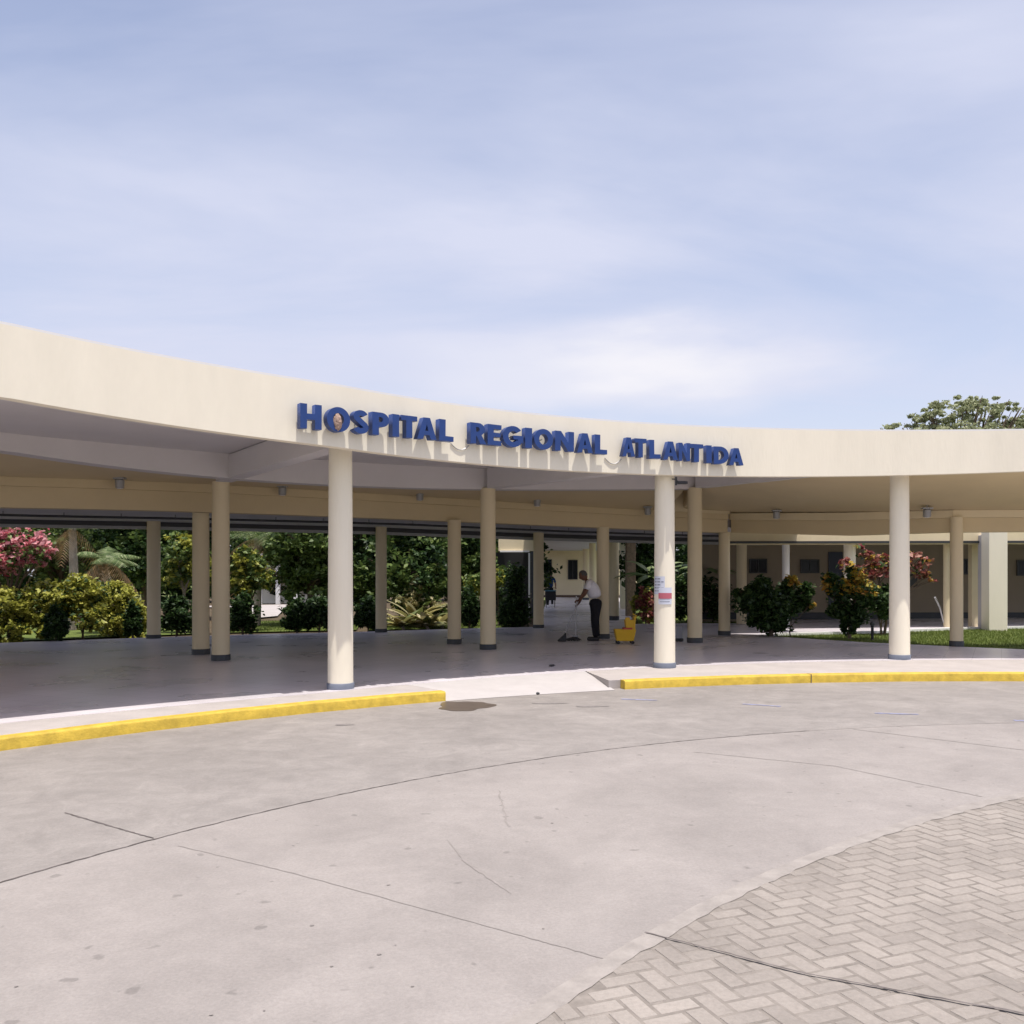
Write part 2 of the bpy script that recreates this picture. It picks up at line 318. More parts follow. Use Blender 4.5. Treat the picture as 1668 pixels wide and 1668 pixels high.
F = {
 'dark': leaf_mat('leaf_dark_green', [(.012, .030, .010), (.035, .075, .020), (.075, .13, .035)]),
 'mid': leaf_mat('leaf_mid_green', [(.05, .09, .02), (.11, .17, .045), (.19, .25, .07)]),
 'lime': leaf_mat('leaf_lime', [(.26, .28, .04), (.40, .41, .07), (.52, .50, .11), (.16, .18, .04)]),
 'pink': leaf_mat('petal_pink', [(.62, .14, .20), (.72, .32, .35), (.78, .45, .45), (.45, .05, .09)], .6),
 'red': leaf_mat('leaf_red', [(.22, .025, .03), (.42, .13, .11), (.46, .24, .18), (.12, .05, .03), (.36, .10, .12)]),
 'croton': leaf_mat('leaf_yellow_orange', [(.50, .36, .03), (.45, .20, .04), (.50, .42, .08), (.25, .20, .03)]),
 'straw': leaf_mat('leaf_variegated_straw', [(.45, .38, .20), (.35, .32, .12), (.12, .16, .05), (.55, .48, .30)]),
 'brown': leaf_mat('frond_dry', [(.20, .13, .06), (.28, .17, .07), (.10, .08, .04)]),
 'palm': leaf_mat('frond_green', [(.06, .11, .03), (.17, .23, .08), (.36, .40, .22)]),
 'olive': leaf_mat('leaf_olive', [(.24, .27, .14), (.34, .37, .21), (.44, .46, .28)]),
 'blade': leaf_mat('grass_blade', [(.09, .13, .025), (.15, .20, .045), (.22, .25, .07)]),
}

# ------------------------------------------------------------------ ground, road, kerbs, floor
NB = 48
bm = bmesh.new(); q = 900
v = [bm.verts.new((x, y, G(x, -.26) if abs(x) < 300 else G(math.copysign(300, x), -.26))) for x, y in ((-q, -q), (q, -q), (q, q), (-q, q))]
bm.faces.new(v); obj('ground', bm, M['ground'])['kind'] = 'structure'
sheet('road', [(-40, -30), (40, -30), (40, 15.5), (14, 15.6), (9, 15.4), (2, 14.8), (-3, 12.6), (-5, 10.8), (-8, 8), (-40, 6)], -.12, M['road'])

KC = (5.78, -.31); KR = 13.96
def KP(r, phi): return (KC[0]+r*math.sin(phi), KC[1]+r*math.cos(phi))
def kphi(px, py):
    x, y = U(px, py, -.12); return math.atan2(x-KC[0], y-KC[1])
def kerb(p0, p1, label, joints=()):
    e = empty('kerb', (*KP(KR, (p0+p1)/2), G(KP(KR, (p0+p1)/2)[0], -.12)), 0, label, 'kerb', 'yellow kerbs along the canopy floor')
    n = 40; A = []; B = []; A2 = []; B2 = []; A3 = []; B3 = []
    bmk = bmesh.new(); rings = []
    prof = [(0, -.22), (0, -.015), (.012, 0.002), (.16, .004), (.16, -.22)]
    prof = [(0, -.22), (0.0, -.018), (.006, -.006), (.018, .004), (.15, .006), (.15, -.22)]
    for i in range(n+1):
        ph = p0+(p1-p0)*i/n; wob = .006*math.sin(i*1.7)+.004*math.sin(i*4.1)
        rings.append([bmk.verts.new((KP(KR+a+wob, ph)[0], KP(KR+a+wob, ph)[1], G(KP(KR+a, ph)[0], b))) for a, b in prof])
    for a, b in zip(rings, rings[1:]):
        for k in range(len(prof)-1): bmk.faces.new((a[k], a[k+1], b[k+1], b[k]))
    bmk.faces.new(rings[0]); bmk.faces.new(list(reversed(rings[-1])))
    bmesh.ops.recalc_face_normals(bmk, faces=bmk.faces[:])
    smooth(obj('kerb_stone', bmk, M['yellow'], e), 35)
    for q_ in joints:
        bm = bmesh.new(); x_, y_ = KP(KR+.072, q_); box(bm, (x_, y_, G(x_, -.055)), (.006, .162, .124), -q_); obj('kerb_joint', bm, M['crack'], e)
    return e
pL0, pL1 = -1.35, kphi(733, 1144); pR0, pR1 = kphi(1010, 1121), .75
kerb(pL0, pL1, 'yellow painted kerb left of the white ramp, curving out of the photo at the left')
kerb(pR0, pR1, 'yellow painted kerb right of the white ramp, running out of the photo at the right', [kphi(1327, 1114)])
# pale concrete strip between kerb and tiles (a raised step), with a ramp between the kerbs
def arc(cf, r, a, b, n=NB): return [cf(r, a+(b-a)*i/n) for i in range(n+1)]
RTf = lambda p: RAf(p)+.42                   # front edge of the tiles
def stripseg(name, a, b, n=50):
    bm = bmesh.new(); prev = None
    for i in range(n+1):
        ph = a+(b-a)*i/n; x0, y0 = KP(KR+.15, ph)
        pt = math.atan2(x0-CX, y0-CY)+(.028*max(0, 1-(ph-a)/.12) if a > -1 else 0); x1, y1 = P(RTf(pt)+.03, pt)
        row = [bm.verts.new((x0, y0, G(x0, -.25))), bm.verts.new((x0, y0, G(x0, .0))), bm.verts.new((x1, y1, G(x1, .0)))]
        if prev: bm.faces.new((prev[0], row[0], row[1], prev[1])); bm.faces.new((prev[1], row[1], row[2], prev[2]))
        else: pass
        prev = row
    bmesh.ops.recalc_face_normals(bm, faces=bm.faces[:])
    for f in bm.faces:
        if f.normal.z < -.5: f.normal_flip()
    o = obj(name, bm, M['strip']); o['kind'] = 'structure'
stripseg('pavement', pL0, pL1); stripseg('pavement', pR0-.012, pR1)
# end cheeks of the raised pavement beside the ramp + ramp surface
bm = bmesh.new(); prev = None
for i in range(25):
    ph = pL1+(pR0-.012-pL1)*i/24; x0, y0 = KP(KR-.03, ph); pt = math.atan2(x0-CX, y0-CY)+.028*i/24; x1, y1 = P(RTf(pt)+.03, pt)
    xm, ym = x0*.35+x1*.65, y0*.35+y1*.65
    row = [bm.verts.new((x0, y0, G(x0, -.116))), bm.verts.new((xm, ym, G(xm, -.035))), bm.verts.new((x1, y1, G(x1, .002)))]
    if prev: bm.faces.new((prev[0], row[0], row[1], prev[1])); bm.faces.new((prev[1], row[1], row[2], prev[2]))
    prev = row
bmesh.ops.recalc_face_normals(bm, faces=bm.faces[:])
o = obj('ramp', bm, mat('ramp_concrete', (.47, .445, .435), .8, .3, var=.08, vscale=3)); o['kind'] = 'structure'
for ph, sg in ((pL1, 1), (pR0-.012, -1)):
    x0, y0 = KP(KR+.15, ph); x0b, y0b = KP(KR, ph); pt = math.atan2(x0-CX, y0-CY)+(.028 if sg < 0 else 0); x1, y1 = P(RTf(pt)+.03, pt)
    bm = bmesh.new(); d = .012*sg
    pts = [(x0b, y0b), (x1, y1)] if sg > 0 else [(x0b, y0b), (x1, y1)]
    solid(bm, [(x0, y0, G(x0, -.22), G(x0, .001)), (x1, y1, G(x1, -.22), G(x1, .001))], [(x0+d, y0, G(x0, -.22), G(x0, .0005)), (x1+d, y1, G(x1, -.22), G(x1, .0005))])
    obj('step_edge', bm, M['strip'])['kind'] = 'structure'
# tiled floor: ring sector + right part + corridor
ph0, ph1 = -1.55, -.02
pts = [P(RTf(a), a) for a in np.linspace(ph0, .75, 60)] + [(24, 10), (24, 19.4)]
edge_right = [U(1668, 1058), U(1558, 1053.5), U(1400, 1046), U(1262, 1037)]
pts += [(16, 19.0)]+edge_right+[(6.9, 24.2), (8, 27.7), (5.2, 28.2)]
cor = [(3.75, 28.0), (7.6, 66), (2.6, 66), (.75, 26.9)]
pts += cor + [P(RDf(a)+.55, a) for a in np.linspace(math.atan2(.2-CX, 26.85-CY), ph0, 50)]
floor = sheet('tiled_floor', pts, .004, M['tile'], thick=.2)
# dark side of the floor slab towards the gardens is its own edge; lawns and beds behind
sheet('garden_bed', [(-60, -6), (-18, 5)]+[P(RDf(a)+.4, a) for a in np.linspace(-1.0, math.atan2(.2-CX, 26.85-CY), 40)]+[(.6, 27.2), (2.3, 66), (2.3, 75), (-60, 75)], -.10, M['soil'])
sheet('lawn', [U(1262, 1037.5), U(1400, 1046.5), U(1558, 1054), (16, 19.0), (30, 19.4), (30, 26.3), U(1600, 1022.5), U(1480, 1026.5), U(1440, 1029.5), U(1262, 1033)], -.035, M['grass'], thick=.15)
sheet('lawn', [(3.9, 28.3), (8.3, 27.9), (12, 36), (12, 66), (7.8, 66)], -.05, M['grass'], thick=.15)
vf = sheet('veranda_floor', [U(1262, 1032.5), U(1440, 1028.5), U(1480, 1026), U(1600, 1022), (30, 26.4), (30, 40), (8.2, 40), (8.0, 27.6), (6.9, 24.0)], .012, M['tile'], thick=.12)
bm = bmesh.new(); e0 = [U(1262, 1033), U(1440, 1029), U(1480, 1026.5), U(1600, 1022.5), (30, 26.35)]
solid(bm, [(x, y-.10, G(x, -.12), G(x, .03)) for x, y in e0], [(x, y+.02, G(x, -.12), G(x, .03)) for x, y in e0])
obj('sunlit_floor_edge', bm, M['white'])['kind'] = 'structure'  # white strip: sunlight on the veranda floor edge put into the colour
# lawn patches in the left garden and path
for pp in ([(-8.3, 26.4), (-4.6, 27.2), (-5.4, 33.5), (-10.6, 33)], [(-4.2, 27.0), (.4, 27.6), (-.5, 33), (-5, 33)], [(-14.5, 22.5), (-9, 26), (-11.5, 33), (-24, 30)]):
    sheet('lawn', pp, -.05, M['grass'])
sheet('garden_path', [U(408, 1008, -.05), U(452, 1004, -.05), U(470, 985, -.05), (-17, 52), (-22, 52), U(410, 990, -.05)], -.03, M['strip'])

# road joints, marks
def ribbon(name, pts, wd, h, m, jit=0, kind='structure', taper=False):
    bm = bmesh.new(); prev = None; n = len(pts)
    for i, (x, y) in enumerate(pts):
        a = pts[max(i-1, 0)]; b = pts[min(i+1, n-1)]; dx_, dy_ = b[0]-a[0], b[1]-a[1]; l = math.hypot(dx_, dy_) or 1
        nx, ny = -dy_/l, dx_/l; ww = wd*(1+random.uniform(-.45, .45)); j = random.uniform(-jit, jit)
        if taper: ww *= math.sin(math.pi*(i+.35)/(n-.3))
        row = [bm.verts.new((x+nx*(j-ww/2), y+ny*(j-ww/2), G(x, h))), bm.verts.new((x+nx*(j+ww/2), y+ny*(j+ww/2), G(x, h)))]
        if prev: bm.faces.new((prev[0], row[0], row[1], prev[1]))
        prev = row
    bm.normal_update()
    for f in bm.faces:
        if f.normal.z < 0: f.normal_flip()
    o = obj(name, bm, m); o['kind'] = kind; return o
def line(pix, n=30, h=-.12):
    w_ = [U(a, b, h) for a, b in pix]; out_ = []
    seg = max(2, n//(len(w_)-1))
    for a, b in zip(w_, w_[1:]):
        for i in range(seg): t = i/seg; out_.append((a[0]+(b[0]-a[0])*t, a[1]+(b[1]-a[1])*t))
    out_.append(w_[-1]); return out_
JC = (5.78, -.01)
jp = [(JC[0]+9.85*math.sin(a), JC[1]+9.85*math.cos(a)) for a in np.linspace(-1.5, -.28, 260)]
ribbon('road_joint', jp, .013, -.1165, M['crack'], .006)
jp = [(JC[0]+9.85*math.sin(a), JC[1]+9.85*math.cos(a)) for a in np.linspace(-.28, .9, 160)]
ribbon('road_joint', jp, .012, -.1180, M['crackpale'], .004)
ribbon('road_joint', line([(105, 1324), (180, 1346), (250, 1366)], 30), .013, -.1165, M['crack'], .003)
ribbon('road_joint', line([(290, 1378), (480, 1423), (834, 1520), (985, 1562)], 60), .008, -.1180, M['crackpale'], .003)
ribbon('road_joint', line([(1130, 1225), (1360, 1248), (1600, 1298)], 60), .012, -.1180, M['crackpale'], .004)
ribbon('road_joint', line([(1390, 1188), (1668, 1222)], 40), .014, -.1180, M['crackpale'], .004)
ribbon('road_crack', line([(813, 1288), (819, 1316), (829, 1347)], 24), .012, -.1180, M['crackpale'], .01)
ribbon('tyre_scuff_mark', line([(728, 1368), (760, 1405), (800, 1432), (832, 1456)], 30), .026, -.1180, M['crackpale'], .003, taper=True)
for a, b in (((1012, 1139), (1070, 1141)), ((1210, 1147), (1272, 1151)), ((1425, 1162), (1496, 1164)), ((1652, 1174), (1720, 1175))):
    ribbon('worn_blue_line', line([a, b], 16), .06, -.116, M['bluepaint'], .004)
# damp stain at the kerb end
def blotch(name, c, rx, ry, h, m, n=36, jag=.12):
    bm = bmesh.new(); vs = []
    for i in range(n):
        a = 2*math.pi*i/n; k = 1+jag*(math.sin(3*a+1)+.6*math.sin(5*a+2)+.4*math.sin(9*a))
        x, y = c[0]+rx*k*math.cos(a), c[1]+ry*k*math.sin(a); vs.append(bm.verts.new((x, y, G(x, h))))
    bm.faces.new(vs); o = obj(name, bm, m); o['kind'] = 'structure'; return o
blotch('damp_stain', U(757, 1150, -.12), .34, .42, -.1165, M['wet'])
blotch('oil_spot', U(560, 1181, -.12), .10, .05, -.1162, M['scuff'])
blotch('oil_spot', U(893, 1146, -.12), .22, .05, -.1162, M['scuff'])
blotch('oil_spot', U(963, 1151, -.12), .20, .05, -.1162, M['scuff'])
for k in range(13):
    px = random.uniform(20, 1000); py = random.uniform(1330, 1660)
    if px < 400 and random.random() < .4: px = 330-(py-1500)*.45+random.uniform(-12, 12); py = random.uniform(1500, 1660)
    s = random.uniform(.005, .011); blotch('oil_spot', U(px, py, -.12), s, s*.8, -.1162, M['crackpale'], 10)

# pavers: herringbone with a soldier border, inside an arc
PCx, PCy, PR = 9.1, -2.97, 11.09
bm = bmesh.new()
def paver(cx, cy, lx, ly, ang, z=-.1135):
    c, s = math.cos(ang), math.sin(ang); g_ = .0032
    lx -= g_*2; ly -= g_*2; b = .006; vs = []
    for (k, dz) in ((0, -.012), (b, 0)):
        for sx, sy in ((-1, -1), (1, -1), (1, 1), (-1, 1)):
            x_, y_ = sx*(lx/2-k), sy*(ly/2-k); X = cx+c*x_-s*y_; Y = cy+s*x_+c*y_
            vs.append(bm.verts.new((X, Y, G(X, z+dz+tilt))))
    for i in range(4): bm.faces.new((vs[i], vs[(i+1) % 4], vs[4+(i+1) % 4], vs[4+i]))
    bm.faces.new(vs[4:8])
W_, L_ = .09, .18; ang0 = R(21)
ca, sa = math.cos(ang0), math.sin(ang0)
for i in range(-130, 130):
    for j in range(-66, 66):
        for kind in (0, 1):
            # herringbone lattice: translations (W,W) and (2W,-2W)
            bx = i*W_+j*2*W_; by = i*W_-j*2*W_
            if kind == 0: ux, uy, lx, ly = bx+W_, by+W_/2, L_, W_
            else: ux, uy, lx, ly = bx+W_/2+2*W_, by+W_, W_, L_
            if kind == 1: ux, uy = bx+.5*W_, by+2*W_
            X = ca*ux-sa*uy+3.0; Y = sa*ux+ca*uy+2.0
            if X > 9 or X < -3 or Y < -2.5 or Y > 8.6: continue
            if math.hypot(X-PCx, Y-PCy) > PR-.10: continue
            tilt = random.uniform(-.002, .002)
            paver(X, Y, lx, ly, ang0)
obj('paver_surface', bm, M['paver'])['kind'] = 'structure'
bm = bmesh.new(); tilt = 0
def ringpaver():
    global tilt
    n = int(PR*2*math.pi/.36)
    for k in range(n):
        a = 2*math.pi*k/n; X, Y = PCx+(PR-.05)*math.sin(a), PCy+(PR-.05)*math.cos(a)
        if X > 12 or Y < -3: continue
        tilt = random.uniform(-.001, .001); paver(X+random.uniform(-.003, .003), Y, .368, .105, -a, -.1085)
prev = None
for a in np.linspace(-2.6, .5, 420):
    r0 = PR-.105+random.uniform(-.010, .010); r1 = PR-.005+random.uniform(-.005, .005)
    vs = [bm.verts.new((PCx+r*math.sin(a), PCy+r*math.cos(a), G(PCx+r*math.sin(a), z))) for r, z in ((r0, -.1125), (r0+.006, -.1085), (r1-.006, -.1095), (r1, -.119))]
    if prev:
        for q_ in range(3): bm.faces.new((prev[q_], vs[q_], vs[q_+1], prev[q_+1]))
    prev = vs
bmesh.ops.recalc_face_normals(bm, faces=bm.faces[:])
obj('paver_border', bm, mat('border_concrete', (.325, .297, .272), .9, .2, var=.18, vscale=9, bump=.3))['kind'] = 'structure'
sheet('paver_bedding', [(PCx+(PR-.02)*math.sin(a), PCy+(PR-.02)*math.cos(a)) for a in np.linspace(-2.6, .6, 70)]+[(16, -12)], -.1165+.001, M['sand'])
ribbon('road_joint', line([(1050, 1523), (1180, 1556), (1300, 1588), (1480, 1622), (1700, 1662)], 50), .011, -.1065, M['crack'], .003)

# ------------------------------------------------------------------ canopy
fb = [(0, 647), (151, 669), (302, 695), (420, 711.6), (541, 733), (702, 746), (820, 756), (932, 764), (1064, 776.5), (1240, 778), (1386, 773), (1668, 768)]
ft = [(0, 529), (151, 554), (302, 585.6), (420, 611), (541, 633), (702, 652), (820, 666.6), (1011, 687), (1080, 694.5), (1240, 700), (1400, 700.5), (1668, 701)]
hb = hfun(RAf, fb); htp = hfun(RAf, ft)
print('FASCIA', [round(hb(p), 2) for p in (-1.1, -1, -.9, -.7, -.5, -.3, -.1, .1)], [round(htp(p), 2) for p in (-1.1, -1, -.9, -.7, -.5, -.3, -.1, .1)])
canopy = empty('entrance_canopy', (2, 18, G(2)), 0, 'long curved cream entrance canopy on round columns, carrying the blue hospital name', 'canopy')
PA0, PA1 = -1.5, .62
NA = 90
phis = [PA0+(PA1-PA0)*i/NA for i in range(NA+1)]
def row(r, ph, z0, z1): x, y = P(r, ph); return (x, y, G(x, z0), G(x, z1))
bm = bmesh.new()
solid(bm, [row(RAf(p), p, hb(p), htp(p)) for p in phis], [row(RAf(p)+.14, p, hb(p), htp(p)) for p in phis])
smooth(obj('fascia', bm, M['cream'], canopy), 35)
bm = bmesh.new()                                         # thin coping
solid(bm, [row(RAf(p), p, htp(p), htp(p)+.025) for p in phis], [row(RAf(p)+.14, p, htp(p), htp(p)+.025) for p in phis])
smooth(obj('coping', bm, M['white'], canopy), 35)
# row 2 beam (B), soffit A-B
R1 = [(-2.31, 12.40), (2.46, 14.85), (6.69, 15.9)]
R2 = [(-5.32, 16.82), (-.49, 18.81), (4.0, 20.15)]
R3 = [(-6.16, 18.23), (-1.28, 20.43), (2.15, 21.77), (5.18, 22.47), (8.94, 18.52)]
pB1 = math.atan2(R2[2][0]-CX, R2[2][1]-CY)
RBb = 18.9
bb = hfun(RBb, [(0, 735), (350, 780), (560, 790), (800, 799), (1132, 797)])
bt = hfun(RBb, [(0, 700), (350, 743), (800, 773), (1132, 768)])
phB = [PA0+(pB1-PA0)*i/60 for i in range(61)]
bm = bmesh.new()
solid(bm, [row(RBb-.16, p, bb(p), bt(p)+.12) for p in phB], [row(RBb+.16, p, bb(p), bt(p)+.12) for p in phB])
smooth(obj('ring_beam', bm, M['soffit'], canopy), 35)
phS = [PA0+(.03-PA0)*i/60 for i in range(61)]
bm = bmesh.new()
solid(bm, [row(RAf(p)+.14, p, bt(min(p, pB1)), 3.78) for p in phS], [row(RBb-.16, p, bt(min(p, pB1)), 3.78) for p in phS])
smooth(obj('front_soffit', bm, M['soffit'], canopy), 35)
# radial beams from front columns to second row
def beam(name, a, b, ha, hb_, wd, m, top=.28):
    dx_, dy_ = b[0]-a[0], b[1]-a[1]; l = math.hypot(dx_, dy_); nx, ny = -dy_/l*wd/2, dx_/l*wd/2
    bm = bmesh.new()
    solid(bm, [(a[0]-nx, a[1]-ny, G(a[0], ha), G(a[0], ha+top)), (b[0]-nx, b[1]-ny, G(b[0], hb_), G(b[0], hb_+top))],
              [(a[0]+nx, a[1]+ny, G(a[0], ha), G(a[0], ha+top)), (b[0]+nx, b[1]+ny, G(b[0], hb_), G(b[0], hb_+top))])
    return obj(name, bm, m, canopy)
for (a, b) in zip(R1, R2):
    pa = math.atan2(a[0]-CX, a[1]-CY); pb = math.atan2(b[0]-CX, b[1]-CY)
    dirv = Vector((a[0]-b[0], a[1]-b[1])).normalized(); l = .30
    b2 = (b[0]+dirv.x*.17, b[1]+dirv.y*.17)
    x0, y0 = P(RAf(pa)+.145, pa)
    beam('radial_beam', (x0, y0), b2, hb(pa)+.13, bb(pb)+.004, .28, M['soffit'], .40)
# beam C (row 3), two-tone
cb_ = hfun(RC, [(0, 827), (327, 835), (740, 849), (982, 861), (1180, 868)])
ct_ = hfun(RC, [(0, 778), (327, 790), (740, 814), (982, 828), (1180, 838)])
pC1 = math.atan2(5.18-CX, 22.47-CY)
phC = [PA0+(pC1-PA0)*i/60 for i in range(61)]
bm = bmesh.new()
solid(bm, [row(RC-.13, p, cb_(p), cb_(p)+(ct_(p)-cb_(p))*.70) for p in phC], [row(RC+.17, p, cb_(p), cb_(p)+(ct_(p)-cb_(p))*.70) for p in phC])
smooth(obj('rear_beam', bm, M['olive'], canopy), 35)
bm = bmesh.new()
solid(bm, [row(RC-.19, p, cb_(p)+(ct_(p)-cb_(p))*.70+.002, ct_(p)) for p in phC], [row(RC+.17, p, cb_(p)+(ct_(p)-cb_(p))*.70+.002, ct_(p)) for p in phC])
smooth(obj('beam_ledge', bm, M['olive'], canopy), 35)
# C' : the beam of the right bay
CP = [(5.36, 22.42, 2.50, 2.97), (7.38, 20.27, 2.32, 2.82), (8.94, 18.62, 2.30, 2.74), (10.3, 18.45, 2.29, 2.72), (13, 18.3, 2.29, 2.72), (20, 18.0, 2.29, 2.72)]
def offs(pts, d):
    o_ = []
    for i, p in enumerate(pts):
        a = pts[max(i-1, 0)]; b = pts[min(i+1, len(pts)-1)]; dx_, dy_ = b[0]-a[0], b[1]-a[1]; l = math.hypot(dx_, dy_); o_.append((p[0]-dy_/l*d, p[1]+dx_/l*d, p[2], p[3]))
    return o_
f0 = offs(CP, -.05); f1 = offs(CP, .22); fl = offs(CP, -.12)
bm = bmesh.new(); sp_ = lambda p: p[2]+(p[3]-p[2])*.66
solid(bm, [(p[0], p[1], G(p[0], p[2]), G(p[0], sp_(p))) for p in f0], [(p[0], p[1], G(p[0], p[2]), G(p[0], sp_(p))) for p in f1])
obj('right_beam', bm, M['olive'], canopy)
bm = bmesh.new()
solid(bm, [(p[0], p[1], G(p[0], sp_(p)+.002), G(p[0], p[3])) for p in fl], [(p[0], p[1], G(p[0], sp_(p)+.002), G(p[0], p[3])) for p in f1])
obj('beam_ledge', bm, M['cream_shaded'], canopy)
# ceiling between B and C
bm = bmesh.new()
phX = phB
solid(bm, [row(RBb+.16, p, bb(p)+.17, 3.75) for p in phX], [row(RC-.19, p, ct_(p)+.004, 3.75) for p in phX])
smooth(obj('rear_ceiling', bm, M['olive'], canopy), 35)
# right bay ceiling
b0 = R1[2]; nearp = [(R2[2][0]+.12, R2[2][1], 3.42), (5.0, 18.2, 3.36), (6.1, 16.0, 3.30), (6.72, 15.45, 3.27)]
for p in np.linspace(.0, PA1, 8): x, y = P(RAf(float(p))+.145, float(p)); nearp.append((x, y, hb(float(p))+.12))
farp = [(4.1, 22.3, 3.05), (5.3, 22.35, 2.99), (6.5, 21.1, 2.90), (7.38, 20.2, 2.83), (7.9, 19.6, 2.79), (8.94, 18.5, 2.745), (9.8, 18.38, 2.73), (10.5, 18.3, 2.725), (12, 18.2, 2.725), (14, 18.1, 2.725), (17, 18.0, 2.725), (20, 17.9, 2.725)]
bm = bmesh.new()
solid(bm, [(a, b, G(a, h), G(a, 3.74)) for a, b, h in nearp], [(a, b, G(a, h), G(a, 3.70)) for a, b, h in farp])
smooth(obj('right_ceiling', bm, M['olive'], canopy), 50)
bm = bmesh.new()                                                       # closing strip above beam C right end
solid(bm, [(a+.0, b+.0, G(a, h), G(a, 3.69)) for a, b, h in farp[1:]], [(a+.1, b+.3, G(a, h), G(a, 3.69)) for a, b, h in farp[1:]])
obj('rear_upstand', bm, M['cream_shaded'], canopy)
bm = bmesh.new()
phX2 = [PA0+(-.09-PA0)*i/60 for i in range(61)]
solid(bm, [row(RC-.19, p, ct_(p)+.003, 3.70) for p in phX2], [row(RC+.17, p, ct_(p)+.003, 3.70) for p in phX2])
smooth(obj('rear_upstand', bm, M['cream_shaded'], canopy), 35)

bm = bmesh.new()
phR = [-.5+(.62)*i/24 for i in range(25)]
solid(bm, [row(RAf(p)+.15, p, 3.785, 3.84) for p in phR], [row(RC+.1-max(0, p+.08)*14, p, 3.785, 3.84) for p in phR])
obj('sun_block_slab', bm, M['strip'], canopy)  # unseen slab added to stop sun leaking through the ceiling gap
# columns: each is a part with a painted base
def column(parent, x, y, rb, rt, top, base_h=.1, bandm=None, m=None, z0=0.0, n=40):
    bm = bmesh.new(); z = G(x, z0)
    lathe(bm, [(rb, 0), (rb*.995, .02), (rb+(rt-rb)*.5, top*.5), (rt, top-.02), (rt, top)], (x, y, z), n)
    o = smooth(obj('column', bm, m or M['cream'], parent), 50)
    if bandm:
        bm = bmesh.new(); lathe(bm, [(rb+.012, 0.002), (rb+.014, base_h-.006), (rb+.008, base_h), (rb-.01, base_h)], (x, y, z), n)
        smooth(obj('column_base', bm, bandm, o), 50)
    return o
for i, (x, y) in enumerate(R1):
    pa = math.atan2(x-CX, y-CY); column(canopy, x, y, .172, .155, hb(pa)+.16, .085, M['bandgrey'])
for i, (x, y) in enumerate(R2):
    pb = math.atan2(x-CX, y-CY); column(canopy, x, y, .160, .155, bb(pb)+.02, .115, M['banddark'], M['cream_shaded'])
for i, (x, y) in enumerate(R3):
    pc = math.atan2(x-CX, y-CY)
    column(canopy, x, y, (.165, .150, .150, .140, .125)[i], (.16, .148, .145, .135, .12)[i], (cb_(pc)+.02 if i < 4 else 2.60), .115, M['banddark'], M['cream_shaded'])

# ------------------------------------------------------------------ rear covered walkway (C to D)
walk = empty('covered_walkway', (-2, 24, G(-2)), 0, 'grey roofed covered walkway on round columns behind the canopy, edging the garden', 'walkway')
db = hfun(RDf, [(100, 857), (450, 863), (640, 869), (877, 877), (1300, 886)])
pD1 = .02
phD = [-1.35+(pD1+1.35)*i/50 for i in range(51)]
bm = bmesh.new()
solid(bm, [row(RC+.18, p, max(cb_(min(p, pC1))+.10, db(p)+.20), 3.2) for p in phD], [row(RDf(p)+.5, p, db(p)+.16, 3.15) for p in phD])
smooth(obj('roof', bm, M['greysoffit'], walk), 35)
bm = bmesh.new()
solid(bm, [row(RDf(p)+.32, p, db(p)+.05, db(p)+.158) for p in phD], [row(RDf(p)+.45, p, db(p)+.05, db(p)+.158) for p in phD])
smooth(obj('rim_beam', bm, M['dark'], walk), 35)
bm = bmesh.new()
solid(bm, [row(RDf(p)+.36, p, db(p)-.03, db(p)+.046) for p in phD], [row(RDf(p)+.46, p, db(p)-.03, db(p)+.046) for p in phD])
smooth(obj('rim_trim', bm, M['grey'], walk), 35)
bm = bmesh.new(); tube(bm, [(*P(RDf(p)-2.4, p), G(P(RDf(p)-2.4, p)[0], db(p)+.09)) for p in phD], .028, 8)
pipe = smooth(obj('pipe', bm, M['dark'], walk), 60)
for k in range(24):
    p = -1.1+k*.045; x, y = P(RDf(p)-2.4, p); bm = bmesh.new(); tube(bm, [(x, y, G(x, db(p)+.10)), (x, y, G(x, db(p)+.26))], .009, 5); obj('pipe_hanger', bm, M['dark'], pipe)
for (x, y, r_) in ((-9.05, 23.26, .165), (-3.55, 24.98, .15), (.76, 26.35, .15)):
    pd = math.atan2(x-CX, y-CY); column(walk, x, y, r_, r_*.98, db(pd)+.20, .10, M['banddark'], M['cream_shaded'])
x, y = XZ(1384, 24.6)
# ------------------------------------------------------------------ corridor straight back
corr = empty('corridor', (4, 45, G(4)), 0, 'long roofed corridor leading straight back to a cream end wall with dark windows', 'corridor')
bm = bmesh.new(); solid(bm, [(.2, 26.6, G(.2, 2.98), G(.2, 3.2)), (2.0, 66, G(2, 3.2), G(2, 3.4))], [(4.4, 27.2, G(4.4, 2.98), G(4.4, 3.2)), (7.6, 66, G(7.6, 3.2), G(7.6, 3.4))])
obj('roof', bm, M['greysoffit'], corr)
Zw = 62
def wallbox(name, x0, x1, z0, z1, y, th, m, parent):
    bm = bmesh.new(); box(bm, ((x0+x1)/2, y, G((x0+x1)/2)+(z0+z1)/2), (x1-x0, th, z1-z0)); return obj(name, bm, m, parent)
wl = wallbox('end_wall', 1.2, 8.5, 0, 3.15, Zw+.1, .2, M['cream_shaded'], corr)
wallbox('skirting', 1.2, 8.5, 0, .16, Zw-.02, .03, mat('brown_skirting', (.10, .06, .04), .6), corr)
